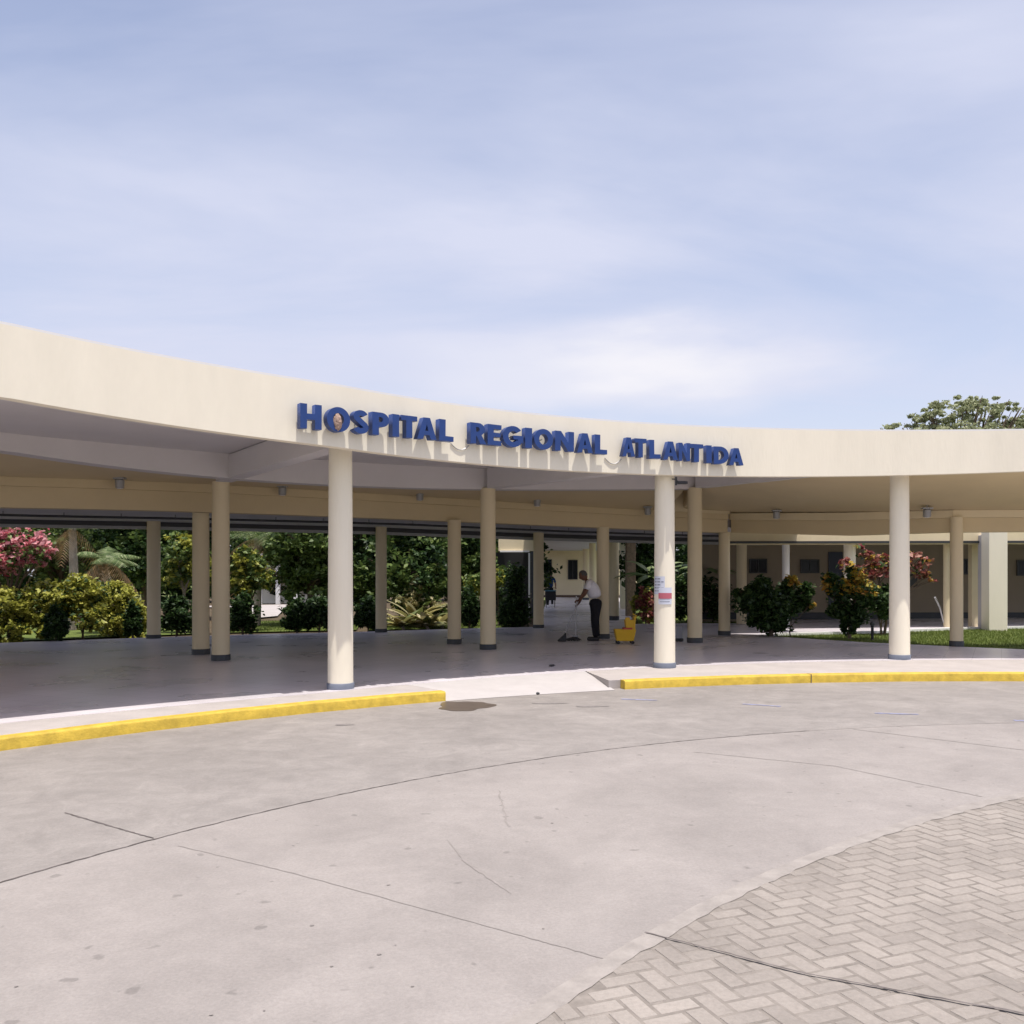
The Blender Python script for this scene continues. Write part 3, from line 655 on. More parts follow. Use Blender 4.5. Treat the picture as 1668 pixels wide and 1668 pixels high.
def window(parent, px0, px1, y0, y1, Z, yface, bars=1, m=None):
    x0, x1 = XZ(px0, Z)[0], XZ(px1, Z)[0]; pm = (px0+px1)/2; z0, z1 = H(pm, y1, Z), H(pm, y0, Z)
    o = wallbox('window', x0, x1, z0, z1, yface-.02, .03, M['glass'], parent)
    bm = bmesh.new(); xm = (x0+x1)/2; t = .035; zc = G(xm)
    for (cx, cz, sx, sz) in ((xm, z0-t/2, x1-x0+2*t, t), (xm, z1+t/2, x1-x0+2*t, t), (x0-t/2, (z0+z1)/2, t, z1-z0), (x1+t/2, (z0+z1)/2, t, z1-z0)):
        box(bm, (cx, yface-.04, zc+cz), (sx, .06, sz))
    for k in range(bars): xx = x0+(x1-x0)*(k+1)/(bars+1); box(bm, (xx, yface-.045, zc+(z0+z1)/2), (.03, .03, z1-z0-.004))
    obj('window_frame', bm, M['dark'], o); return o
window(corr, 926, 940, 913, 943, Zw, Zw); window(corr, 889, 898, 912, 946, Zw, Zw)
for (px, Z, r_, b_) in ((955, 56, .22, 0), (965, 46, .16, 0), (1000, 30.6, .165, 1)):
    x, y = XZ(px, Z); column(corr, x, y, r_, r_, 3.1 if Z > 35 else 2.96, .14, M['banddark'], M['cream_shaded'])
x, y = XZ(1027, 33.5); bm = bmesh.new(); box(bm, (x, y, G(x, 1.5)), (.32, .5, 3.0)); obj('brick_pillar', bm, mat('brown_stone', (.26, .19, .13), .85, var=.4, vscale=14, bump=.5), corr)
x, y = XZ(1014, 40); bm = bmesh.new(); box(bm, (x, y, G(x, 1.5)), (.22, .22, 3.0)); obj('sunlit_post', bm, M['cream'], corr)
# small side building left of the corridor, with a pale door frame
side = empty('side_building', (-1.2, 36, G(-1.2)), 0, 'dark shaded building left of the corridor with a pale framed opening', 'building')
Zs = 33.0
def sx_(px): return XZ(px, Zs)[0]
bm = bmesh.new(); hd = H(840, 898, Zs)
box(bm, ((sx_(812)+sx_(872))/2, Zs+.1, (hd+3.2)/2+.01), (sx_(872)-sx_(812), .2, 3.2-hd)); obj('wall_head', bm, M['cream_shaded'], side)
bm = bmesh.new(); box(bm, (sx_(868.5), Zs+.1, hd/2), (sx_(872)-sx_(865), .2, hd)); obj('wall', bm, M['banddark'], side)
bm = bmesh.new(); box(bm, ((sx_(815)+sx_(862))/2, Zs-.03, hd), (sx_(863)-sx_(815), .1, .06)); box(bm, (sx_(862), Zs-.03, hd/2-.03), (.06, .1, hd-.06)); obj('door_frame', bm, M['white'], side)
bm = bmesh.new(); box(bm, ((sx_(790)+sx_(866))/2, Zs+1.6, hd/2), (sx_(866)-sx_(790), .1, hd)); obj('door', bm, M['blackplastic'], side)

# ------------------------------------------------------------------ right rear wing
wing = empty('rear_wing', (14, 30, G(14)), 0, 'low cream ward building with small dark windows and a veranda behind the right lawn', 'building')
ZW = 29.6
bm = bmesh.new(); box(bm, (18.5, ZW+.12, G(14, 1.6)), (25, .24, 3.4)); obj('wall', bm, mat('shaded_cream_wall', (.34, .275, .20), .8, var=.06, vscale=1), wing)  # wall colour darkened to carry the shade under the veranda
bm = bmesh.new(); box(bm, (18.5, ZW-.02, G(14, .09)), (25, .04, .22)); obj('skirting', bm, M['banddark'], wing)
for a in ((1222, 1247, 912, 932), (1305, 1332, 913, 932), (1569, 1580, 912, 934), (1657, 1685, 914, 936), (1440, 1460, 905, 925)):
    window(wing, *a, ZW, ZW, 1)
x0, x1 = XZ(1349, ZW)[0], XZ(1372, ZW)[0]
bm = bmesh.new(); box(bm, ((x0+x1)/2, ZW-.03, G(x0, 1.1)), (x1-x0, .05, 2.15)); dr = obj('door', bm, mat('dark_blue_door', (.02, .03, .06), .4), wing)
bm = bmesh.new(); lathe(bm, [(.02, 0), (.03, .02), (.02, .04)], (x0+.08, ZW-.08, G(x0, 1.0)), 10); obj('handle', bm, M['grey'], dr)
bm = bmesh.new(); solid(bm, [(5.6, 24.4, G(5.6, 2.42), G(5.6, 2.62)), (30, 25.4, G(15, 2.42), G(15, 2.62))], [(5.6, ZW+.3, G(5.6, 2.62), G(5.6, 2.8)), (30, ZW+.3, G(15, 2.62), G(15, 2.8))]); obj('veranda_roof', bm, M['greysoffit'], wing)
bm = bmesh.new(); solid(bm, [(5.6, 24.30, G(5.6, 2.27), G(5.6, 2.66)), (30, 25.3, G(15, 2.27), G(15, 2.66))], [(5.6, 24.39, G(5.6, 2.27), G(5.6, 2.66)), (30, 25.39, G(15, 2.27), G(15, 2.66))]); obj('veranda_rim', bm, M['cream_shaded'], wing)
bm = bmesh.new(); solid(bm, [(5.6, 24.24, G(5.6, 2.3), G(5.6, 2.36)), (30, 25.24, G(15, 2.3), G(15, 2.36))], [(5.6, 24.29, G(5.6, 2.3), G(5.6, 2.36)), (30, 25.29, G(15, 2.3), G(15, 2.36))]); obj('gutter', bm, M['dark'], wing)
for (px, Z, r_, m_) in ((1280, 25.3, .10, 'white'), (1384, 24.9, .155, 'cream'), (1543, 24.9, .10, 'cream_shaded'), (1208, 27.5, .15, 'cream_shaded')):
    x, y = XZ(px, Z); column(wing, x, y, r_, r_, 2.44, .1, None, M[m_], .012)
for k, (pa, pb, Z, m_) in enumerate(((1616.5, 1641, 23.75, 'cream'), (1583, 1599, 24.95, 'cream_shaded'))):
    x0, x1 = XZ(pa, Z)[0], XZ(pb, Z)[0]; bm = bmesh.new()
    if k == 0:      # square pillar seen corner-on: a broad sunlit face and a receding left face
        bevbox(bm, ((x0+x1)/2, Z+.28, G(x0, 1.25)), (x1-x0+.06, .56, 2.62), .008, R(-8))
    else: bevbox(bm, ((x0+x1)/2, Z+.1, G(x0, 1.2)), (x1-x0, .22, 2.45), .008)
    obj('pillar', bm, M[m_], wing)
x0, x1 = XZ(1599, 24.4)[0], XZ(1616, 24.4)[0]; bm = bmesh.new(); bevbox(bm, ((x0+x1)/2, 24.45, G(x0, 1.22)), (x1-x0, .3, 2.5), .008); obj('pillar', bm, M['greysoffit'], wing)  # grey colour stands in for shade on the sunlit pillar's left side
x, y = XZ(1486, ZW-.15); lamp = empty('wall_box', (x, y, G(x, H(1486, 946, ZW))), 0, 'small dark box mounted on the shaded cream wall beside the right front column', 'wall box')
bm = bmesh.new(); bevbox(bm, (x, y, G(x, H(1486, 946, ZW))), (.28, .16, .42), .02); obj('casing', bm, M['blackplastic'], lamp); bm = bmesh.new(); bevbox(bm, (x, y-.085, G(x, H(1486, 946, ZW))), (.2, .02, .3), .005); obj('cover', bm, M['dark'], lamp)

# far cottage in the left garden
def hut(px0, px1, Z, hgt):
    x0, x1 = XZ(px0, Z)[0], XZ(px1, Z)[0]; e = empty('garden_house', ((x0+x1)/2, Z, G(x0, -.1)), 0, 'small cream house with porch posts far across the left garden, beyond the path', 'house')
    bm = bmesh.new(); box(bm, ((x0+x1)/2, Z+2, G(x0, hgt/2-.1)), (x1-x0, 4, hgt)); obj('wall', bm, M['cream'], e)
    bm = bmesh.new(); box(bm, ((x0+x1)/2, Z+1.2, G(x0, hgt)), (x1-x0+1, 7, .18)); obj('roof', bm, M['greysoffit'], e)
    for t in (.12, .42, .72, .95):
        bm = bmesh.new(); box(bm, (x0+(x1-x0)*t, Z-1.8, G(x0, hgt/2-.1)), (.25, .25, hgt)); obj('post', bm, M['white'], e)
    for t in (.25, .56, .83):
        bm = bmesh.new(); box(bm, (x0+(x1-x0)*t, Z-.02, G(x0, 1.15)), (.7, .05, 1.3)); obj('window', bm, M['glass'], e)
hut(425, 520, 58, 2.9)

# ------------------------------------------------------------------ sign letters
def arcp(cx, cy, rx, ry, a0, a1, n=22): return [(cx+rx*math.cos(R(a0+(a1-a0)*i/n)), cy+ry*math.sin(R(a0+(a1-a0)*i/n))) for i in range(n+1)]
S = .27
def letter_outline(ch):
    if ch == 'H': return .86, [[(0, 0), (S, 0), (S, .37), (.86-S, .37), (.86-S, 0), (.86, 0), (.86, 1), (.86-S, 1), (.86-S, .61), (S, .61), (S, 1), (0, 1)]]
    if ch == 'I': return S, [[(0, 0), (S, 0), (S, 1), (0, 1)]]
    if ch == 'T': return .72, [[(.36-S/2, 0), (.36+S/2, 0), (.36+S/2, .78), (.72, .78), (.72, 1), (0, 1), (0, .78), (.36-S/2, .78)]]
    if ch == 'L': return .62, [[(0, 0), (.62, 0), (.62, .23), (S, .23), (S, 1), (0, 1)]]
    if ch == 'E': return .62, [[(0, 0), (.62, 0), (.62, .22), (S, .22), (S, .40), (.58, .40), (.58, .61), (S, .61), (S, .78), (.62, .78), (.62, 1), (0, 1)]]
    if ch == 'A': return .9, [[(0, 0), (.27, 0), (.325, .2), (.575, .2), (.63, 0), (.9, 0), (.6, 1), (.3, 1)], [(.375, .39), (.45, .70), (.525, .39)]]
    if ch == 'N': return .86, [[(0, 0), (.25, 0), (.25, .58), (.60, 0), (.86, 0), (.86, 1), (.61, 1), (.61, .42), (.26, 1), (0, 1)]]
    if ch == 'O': return .98, [arcp(.49, .5, .49, .52, 0, 360, 44)[:-1], arcp(.49, .5, .23, .27, 0, 360, 36)[:-1]]
    if ch == 'P': return .70, [[(0, 0), (S, 0), (S, .36), (.37, .36)]+arcp(.37, .68, .33, .32, -90, 90)+[(0, 1)], [(S, .58), (.36, .58)]+arcp(.36, .69, .09, .11, -90, 90, 10)+[(S, .80)]]
    if ch == 'R': return .76, [[(0, 0), (S, 0), (S, .36), (.30, .36), (.48, 0), (.78, 0), (.54, .42)]+arcp(.38, .70, .33, .30, -50, 90)+[(0, 1)], [(S, .58), (.36, .58)]+arcp(.36, .69, .09, .11, -90, 90, 10)+[(S, .80)]]
    if ch == 'D': return .84, [[(0, 0), (.34, 0)]+arcp(.34, .5, .5, .5, -90, 90)+[(0, 1)], [(S, .23), (.34, .23)]+arcp(.34, .5, .24, .27, -90, 90)+[(S, .77)]]
    if ch == 'G': return .96, [arcp(.48, .5, .48, .52, 38, 330, 40)+[(.96, .18), (.96, .56), (.5, .56), (.5, .37), (.70, .37), (.70, .28)]+arcp(.48, .5, .22, .27, 322, 42, 30)]
    if ch == 'S':
        cen = arcp(.33, .735, .20, .155, 15, 268, 22)[:-1]+arcp(.36, .275, .22, .175, 88, -165, 24)[0:]
        cen = arcp(.35, .73, .20, .155, 20, 235, 18)+arcp(.35, .275, .215, .165, 50, -160, 20)
        l, r_ = [], []; wd = .118
        for i, p in enumerate(cen):
            a = cen[max(i-1, 0)]; b = cen[min(i+1, len(cen)-1)]; dx_, dy_ = b[0]-a[0], b[1]-a[1]; q = math.hypot(dx_, dy_)
            l.append((p[0]-dy_/q*wd, p[1]+dx_/q*wd)); r_.append((p[0]+dy_/q*wd, p[1]-dx_/q*wd))
        return .70, [l+list(reversed(r_))]
dg = None
def letter_mesh(ch, wd, hh, depth):
    w0, outl = letter_outline(ch)
    cu = bpy.data.curves.new('t', 'CURVE'); cu.dimensions = '2D'; cu.fill_mode = 'BOTH'; cu.extrude = depth/2
    for o_ in outl:
        s = cu.splines.new('POLY'); s.points.add(len(o_)-1); s.use_cyclic_u = True
        for p, (x, y) in zip(s.points, o_): p.co = ((x/w0-.5)*wd, y*hh, 0, 1)
    ob = bpy.data.objects.new('t', cu); C.objects.link(ob)
    me = bpy.data.meshes.new_from_object(ob.evaluated_get(bpy.context.evaluated_depsgraph_get()))
    bpy.data.objects.remove(ob); bpy.data.curves.remove(cu)
    me.materials.clear()
    return me
sign = empty('hospital_sign', (0, 13.1, G(0, 3.3)), 0, 'large blue raised letters HOSPITAL REGIONAL ATLANTIDA mounted along the cream fascia', 'sign')
letters = [('H', 486, 522), ('O', 529, 568), ('S', 571, 598), ('P', 603, 631), ('I', 636, 647), ('T', 650, 677), ('A', 676, 708.5), ('L', 712, 736),
 ('R', 763, 789), ('E', 791, 814), ('G', 816, 850), ('I', 852.5, 864), ('O', 867, 898.5), ('N', 901, 932.5), ('A', 937, 963.5), ('L', 966, 986.5),
 ('A', 1011, 1032), ('T', 1031, 1051), ('L', 1055, 1074), ('A', 1077.5, 1102), ('N', 1103, 1122), ('T', 1121, 1143), ('I', 1148, 1157), ('D', 1160, 1185), ('A', 1185, 1209)]
ybot = [(504, 699), (584, 707.5), (723, 719.5), (776, 722), (833, 728.5), (858, 730.5), (917, 735), (976, 740), (1020, 744.5), (1065, 747), (1112, 751.6), (1170, 756), (1197, 758)]
ytop = [(504, 658), (584, 668), (723, 683), (776, 688), (833, 695), (858, 697.5), (917, 702), (976, 708), (1020, 712.5), (1065, 716), (1112, 721), (1170, 727), (1197, 730)]
RL = RA-.10
for ch, p0, p1 in letters:
    a = hitf(p0, RAf, -.10); b = hitf(p1, RAf, -.10); pm = (p0+p1)/2; x, y = (a[0]+b[0])/2, (a[1]+b[1])/2
    wd = math.hypot(b[0]-a[0], b[1]-a[1])*.97; rz = math.atan2(b[1]-a[1], b[0]-a[0])
    yb = float(np.polyval(np.polyfit([k[0] for k in ybot], [k[1] for k in ybot], 3), pm)); yt = float(np.polyval(np.polyfit([k[0] for k in ytop], [k[1] for k in ytop], 3), pm))
    z0 = H(pm, yb, y); hh = (yb-yt)*y/FP*.97
    me = letter_mesh(ch, wd, hh, .10)
    o = bpy.data.objects.new('letter', me); C.objects.link(o); me.materials.append(M['blue'])
    o.parent = sign; o.matrix_parent_inverse = Matrix.Translation(sign.location).inverted()
    o.location = (x, y, G(x, z0)); o.rotation_euler = (R(90), R(random.uniform(-.8, .8)), rz)
    # two stand-off pins to the fascia
    bm = bmesh.new(); nx, ny = (x-CX), (y-CY); l = math.hypot(nx, ny); nx /= l; ny /= l
    tube(bm, [(x, y, G(x, z0+hh*.5)), (x+nx*.12, y+ny*.12, G(x, z0+hh*.5))], .008, 6); pn = obj('standoff_pin', bm, M['grey'], sign)
# lump in the first O, cable behind the letters
x, y, ph = hitf(549, RAf, -.13); z = G(x, H(549, 688, y))
bm = bmesh.new(); bmesh.ops.create_icosphere(bm, subdivisions=3, radius=1)
for v in bm.verts:
    v.co = Vector((v.co.x*.062, v.co.y*.05, v.co.z*.105))*(1+random.uniform(-.13, .13)); v.co += Vector((x, y, z))
tag(obj('bird_nest', bm, M['nest']), 'pale brown clump lodged inside the first letter O of the blue sign', 'nest')
for (c0, c1, y0_, y1_) in ((734, 764, 722, 726), (985, 1012, 746, 748)):
    cb2 = []
    for k in range(12):
        t = k/11; px = c0+(c1-c0)*t; hx = hitf(px, RAf, -.012); cb2.append((hx[0], hx[1], G(hx[0], H(px, y0_+(y1_-y0_)*t+9*math.sin(math.pi*t), hx[1]))))
    bm = bmesh.new(); tube(bm, cb2, .008, 5); obj('cable', bm, M['grey'], sign)

# ------------------------------------------------------------------ small things on the canopy
LM = [(195, 787, 'leftmost ceiling light under the rear beam, over the pink bougainvillea side'), (460, 799, 'ceiling light between the second-row column and the big front column on the left'),
      (684, 808, 'ceiling light just left of the middle second-row column'), (875, 818, 'ceiling light under the rear beam above the corridor'),
      (1055, 832, 'ceiling light just left of the middle front column'), (1265, 838, 'ceiling light on the right bay beam above the big dark shrub'), (1510, 835, 'ceiling light just right of the right front column')]
for px, py, lb in LM:
    if px < 1200: X_, Z_, p_ = hit(px, RC-.42)
    elif px < 1400: Z_ = 21.0; X_ = XZ(px, Z_)[0]
    else: Z_ = 18.9-.35; X_ = XZ(px, Z_)[0]
    zc = G(X_, H(px, py, Z_)); e = empty('ceiling_light', (X_, Z_, zc), 0, 'small grey '+lb, 'light', 'small spotlights under the canopy')
    bm = bmesh.new(); lathe(bm, [(.055, -.09), (.075, -.085), (.08, .05), (.05, .07)], (X_, Z_, zc), 16); hs = smooth(obj('lamp_housing', bm, M['grey'], e), 40)
    bm = bmesh.new(); lathe(bm, [(.05, -.098), (.05, -.091)], (X_, Z_, zc), 16); obj('lens', bm, M['white'], hs)
    bm = bmesh.new(); box(bm, (X_, Z_, zc+.085), (.20, .12, .03)); obj('mounting_plate', bm, M['grey'], e)
    bm = bmesh.new(); tube(bm, [(X_, Z_, zc+.09), (X_, Z_, zc+.34)], .012, 6); obj('bracket', bm, M['grey'], e)
# camera on second front column
x, y = R1[1]; z = G(x, H(1108, 787, 14.7)); xc = XZ(1110, 14.6)[0]
e = empty('security_camera', (xc, 14.6, z), 0, 'small black security camera beside the top of the middle front column', 'camera')
bm = bmesh.new(); bevbox(bm, (xc+.01, 14.6, z), (.15, .055, .05), .012); b_ = obj('camera_body', bm, M['blackplastic'], e)
bm = bmesh.new(); lathe(bm, [(.02, 0), (.022, .012)], (0, 0, 0), 12); bm.transform(Matrix.Translation((xc+.085, 14.6, z)) @ Matrix.Rotation(R(90), 4, 'Y')); obj('lens', bm, M['glass'], b_)
bm = bmesh.new(); tube(bm, [(xc-.05, 14.62, z), (xc-.07, 14.66, z+.06), (x+.1, 14.74, z+.07)], .01, 6); box(bm, (xc-.075, 14.66, z+.03), (.03, .03, .13)); obj('bracket', bm, M['dark'], e)

# notices on the middle front column
def wrap(name, x, y, rad, a0, a1, z0, z1, m, parent=None, n=14, off=0.0):
    bm = bmesh.new(); r0, r1 = rad+off, rad+off+.002; A_, B_ = [], []
    for i in range(n+1):
        a = R(a0+(a1-a0)*i/n); A_.append((x+r0*math.sin(a), y-r0*math.cos(a), z0, z1)); B_.append((x+r1*math.sin(a), y-r1*math.cos(a), z0, z1))
    solid(bm, A_, B_); return smooth(obj(name, bm, m, parent), 30)
x, y = R1[1]; rr = .168; gz = G(x)
za, zb = H(1068, 968, y)+gz, H(1068, 939, y)+gz
n1 = empty('paper_notice', (x-.1, y-.15, za), 0, 'white printed paper notice taped to the left side of the middle front column', 'notice')
pp = wrap('sheet', x, y, rr, -78, -8, za, zb, M['paper'], n1, off=.002)
for i in range(5):
    zt = zb-.03-i*.048
    for (a0, a1) in ((-72, -56), (-50, -32), (-27, -14))[:3 if i % 2 else 2]:
        wrap('print_line', x, y, rr, a0, a1, zt-.018, zt, M['ink'], pp, n=4, off=.0045)
za, zb = H(1078, 984, y)+gz, H(1078, 957, y)+gz
n2 = empty('red_notice', (x, y-.17, za), 0, 'small white notice with a red band on the front of the middle front column', 'notice')
p2 = wrap('sheet', x, y, rr, -42, 30, za, zb, M['paper'], n2, off=.0065)
wrap('red_band', x, y, rr, -42, 30, za+(zb-za)*.34, za+(zb-za)*.68, M['signred'], p2, off=.009)
for i in range(2): wrap('print_line', x, y, rr, -34, 18, za+.04+i*.04, za+.05+i*.04, M['ink'], p2, n=6, off=.009)

# mop bucket
bx, by = XZ(1019, 20.0); gz = G(bx)
e = empty('mop_bucket', (bx, by, gz), 0, 'yellow plastic mop bucket with wringer on castors, right of the mopping person', 'bucket')
def frustum(bm, c, s0, s1, h, b=.01, mi=0):
    vs = []
    for (s, z) in ((s0, 0), (s1, h)):
        for sx, sy in ((-1, -1), (1, -1), (1, 1), (-1, 1)): vs.append(bm.verts.new((c[0]+sx*s[0]/2, c[1]+sy*s[1]/2, c[2]+z)))
    for i in range(4): bm.faces.new((vs[i], vs[(i+1) % 4], vs[4+(i+1) % 4], vs[4+i]))
    bm.faces.new(vs[3::-1])
    return vs
bm = bmesh.new()
o4 = frustum(bm, (bx-.02, by, gz+.07), (.36, .27), (.46, .34), .25); i4 = frustum(bm, (bx-.02, by, gz+.09), (.33, .24), (.43, .31), .231)
for i in range(4): bm.faces.new((o4[4+i], o4[4+(i+1) % 4], i4[4+(i+1) % 4], i4[4+i]))
bmesh.ops.recalc_face_normals(bm, faces=bm.faces[:])
bmesh.ops.bevel(bm, geom=bm.edges[:], offset=.006, segments=2, affect='EDGES')
obj('tub', bm, M['plastic_yellow'], e)
bm = bmesh.new(); frustum(bm, (bx+.09, by, gz+.30), (.17, .26), (.22, .30), .22); bmesh.ops.bevel(bm, geom=bm.edges[:], offset=.008, segments=2, affect='EDGES'); bevbox(bm, (bx+.18, by, gz+.46), (.03, .30, .30), .01); bevbox(bm, (bx+.03, by-.1, gz+.5), (.1, .05, .16), .01)
wr = obj('wringer', bm, M['plastic_yellow'], e)
bm = bmesh.new(); bevbox(bm, (bx+.03, by-.05, gz+.335), (.20, .22, .05), .01); obj('wringer_insert', bm, M['plastic_red'], wr)
bm = bmesh.new(); tube(bm, [(bx+.17, by-.14, gz+.40), (bx+.21, by-.15, gz+.62), (bx+.13, by-.15, gz+.66)], .013, 8); obj('handle', bm, M['plastic_yellow'], wr)
for cx_, cy_ in ((-.17, -.12), (.14, -.12), (-.17, .12), (.14, .12)):
    bm = bmesh.new(); lathe(bm, [(.012, -.02), (.036, -.016), (.036, .016), (.012, .02)], (0, 0, 0), 16); bm.transform(Matrix.Translation((bx+cx_, by+cy_, gz+.037)) @ Matrix.Rotation(R(90), 4, 'X')); box(bm, (bx+cx_, by+cy_, gz+.062), (.03, .05, .03)); obj('castor', bm, M['blackplastic'], e)
# small bin partly behind the middle front column
x, y = XZ(1104, 20.6); gz = G(x)
e = empty('litter_bin', (x, y, gz), 0, 'small pale grey bin with a dark foot, half hidden behind the middle front column', 'bin')
bm = bmesh.new(); lathe(bm, [(.10, .07), (.115, .3), (.12, .34), (.105, .345), (.1, .30)], (x, y, gz), 20, caps=False); smooth(obj('bin_body', bm, mat('pale_grey_plastic', (.35, .36, .40), .5), e))
bm = bmesh.new(); lathe(bm, [(.125, 0), (.125, .06), (.1, .075)], (x, y, gz), 20); smooth(obj('bin_foot', bm, M['blackplastic'], e))
# crumpled litter on the tiles
x, y = U(899, 1086); bm = bmesh.new(); bmesh.ops.create_icosphere(bm, subdivisions=2, radius=.04)
for v in bm.verts: v.co = Vector((v.co.x*1.3, v.co.y, v.co.z*.45))*random.uniform(.8, 1.2)+Vector((x, y, G(x, .022)))
tag(obj('litter', bm, M['dark']), 'tiny dark scrap lying on the shiny tiles in front of the ramp', 'litter')
x, y = U(876, 1130, -.06); bm = bmesh.new(); bmesh.ops.create_icosphere(bm, subdivisions=2, radius=.018)
for v in bm.verts: v.co = Vector((v.co.x*1.5, v.co.y, v.co.z))*random.uniform(.8, 1.2)+Vector((x, y, G(x, -.055)))
tag(obj('pebble', bm, M['dark']), 'small dark pebble at the front edge of the white ramp', 'pebble')
# dark post and leaning pale post on the right lawn
x, y = U(1421, 1043, -.03); bm = bmesh.new(); gz = G(x, -.04)
e = empty('bollard_light', (x, y, gz), 0, 'short black garden post on the lawn between the croton shrub and the right column', 'post')
lathe(bm, [(.05, 0), (.045, .03), (.032, .04), (.032, .34)], (x, y, gz), 12); obj('post', bm, M['blackplastic'], e)
bm = bmesh.new(); lathe(bm, [(.05, .345), (.055, .40), (.02, .43)], (x, y, gz), 12); obj('cap', bm, M['dark'], e)
x0, y0 = XZ(1537, 24.9); x1, y1 = XZ(1523, 24.5); bm = bmesh.new()
tube(bm, [(x0, y0, G(x0, H(1537, 1014, y0))), ((x0+x1)/2+.02, (y0+y1)/2, G(x0, H(1530, 990, y0))), (x1, y1, G(x1, H(1523, 973, y1)))], [.018, .022, .026], 10)
tag(smooth(obj('leaning_pipe', bm, M['grey'])), 'pale bent pipe leaning against a slim cream post by the right lawn', 'pipe')

# ------------------------------------------------------------------ people
def skinned(name, verts, edges, mats, parent=None, sub=2, root=0):
    me = bpy.data.meshes.new(name); me.from_pydata([v[:3] for v in verts], edges, []); ob = bpy.data.objects.new(name, me); C.objects.link(ob)
    md = ob.modifiers.new('s', 'SKIN'); sl = me.skin_vertices[0] if me.skin_vertices else None
    if sl is None: me.skin_vertices_add() if hasattr(me, 'skin_vertices_add') else None; sl = me.skin_vertices[0]
    for i, v in enumerate(verts):
        r = v[3]; sl.data[i].radius = r if isinstance(r, tuple) else (r, r); sl.data[i].use_root = (i == root)
    m2 = ob.modifiers.new('ss', 'SUBSURF'); m2.levels = sub; m2.render_levels = sub
    dgr = bpy.context.evaluated_depsgraph_get(); dgr.update()
    res = bpy.data.meshes.new_from_object(ob.evaluated_get(dgr)); bpy.data.objects.remove(ob)
    res.materials.clear()
    o = bpy.data.objects.new(name, res); C.objects.link(o)
    for m in mats: res.materials.append(m)
    for p in res.polygons: p.use_smooth = True
    if parent: o.parent = parent
    return o
def head(parent, c, fwd, scale=1.0, tilt=0, skin='skin', hairm='hair'):
    """head looking along fwd (radians about Z, 0 = -Y), with face features"""
    bm = bmesh.new(); bmesh.ops.create_uvsphere(bm, u_segments=24, v_segments=18, radius=1)
    for v in bm.verts:
        x_, y_, z_ = v.co
        w_ = .076*(1-.22*max(0, -z_)**1.5); v.co = Vector((x_*w_, y_*.095*(1-.12*max(0, -z_)), z_*.118))
        if y_ < -.3 and -.35 < z_ < .15 and abs(x_) < .22: v.co.y -= .022*(1-abs(x_)/.22)*(1-abs(z_+.1)/.3 if abs(z_+.1) < .3 else 0)
        if y_ < -.5 and .1 < z_ < .32 and .18 < abs(x_) < .6: v.co.y += .008
    for sx in (-1, 1):
        r_ = bmesh.ops.create_uvsphere(bm, u_segments=8, v_segments=6, radius=.022)
        for v in r_['verts']: v.co = Vector((v.co.x*.4+sx*.076, v.co.y*.8+.005, v.co.z*1.4))
    for sx in (-1, 1):
        r_ = bmesh.ops.create_uvsphere(bm, u_segments=8, v_segments=6, radius=.010)
        for v in r_['verts']: v.co += Vector((sx*.028, -.083, .012))
        for f in {f for v in r_['verts'] for f in v.link_faces}: f.material_index = 1
    Mx = Matrix.Translation(c) @ Matrix.Rotation(fwd, 4, 'Z') @ Matrix.Rotation(tilt, 4, 'X') @ Matrix.Scale(scale, 4)
    bm.transform(Mx); h_ = smooth(obj('head', bm, [M[skin], M['hair']], parent, world=False), 60)
    bm = bmesh.new(); bmesh.ops.create_uvsphere(bm, u_segments=20, v_segments=14, radius=1)
    for v in bm.verts: v.co = Vector((v.co.x*.082, v.co.y*.098+.010, v.co.z*.108+.022))
    bmesh.ops.delete(bm, geom=[v for v in bm.verts if (v.co.y < -.030 and v.co.z < .075) or v.co.z < -.035], context='VERTS')
    bm.transform(Mx); smooth(obj('hair', bm, M[hairm], parent, world=False), 60)
def hand(parent, wrist, dirv, skin='skin'):
    d = Vector(dirv).normalized(); side = d.cross(Vector((0, 1, 0)));
    if side.length < .1: side = d.cross(Vector((1, 0, 0)))
    side.normalize(); nrm = d.cross(side).normalized()
    vs = [(*wrist, .022)]; es = []
    pc = Vector(wrist)+d*.05; vs.append((*pc, .026)); es.append((0, 1))
    for k, (o_, l) in enumerate(((-.027, .026), (-.009, .030), (.009, .028), (.027, .022))):
        b = pc+d*.03+nrm*o_; i0 = len(vs); vs += [(*b, .0095), (*(b+d*l*.6+side*l*.6), .0085), (*(b+d*l*.2+side*l*1.6), .0075)]; es += [(1, i0), (i0, i0+1), (i0+1, i0+2)]
    i0 = len(vs); t = Vector(wrist)+d*.03-nrm*.025; vs += [(*(t-nrm*.012+side*.01), .010), (*(t-nrm*.01+d*.03+side*.035), .008)]; es += [(0, i0), (i0, i0+1)]
    return skinned('hand', vs, es, [M[skin]], parent, 1)

# person mopping (local frame: origin between the feet, facing -X)
px_, py_ = XZ(966, 21.1)
man = empty('person', (px_, py_, G(px_)), 0, 'person in white shirt and dark trousers bending forward to mop beside a column', 'person')
# trousers
tv = [(.06, 0, .88, (.175, .145)), (.06, .0, .98, (.18, .15)), (.06, -.09, .76, .13), (.03, -.10, .45, .10), (.06, -.11, .08, .085), (.06, .09, .76, .13), (.06, .10, .45, .10), (.09, .11, .08, .085)]
te = [(0, 1), (0, 2), (2, 3), (3, 4), (0, 5), (5, 6), (6, 7)]
skinned('trousers', tv, te, [M['trousers']], man)
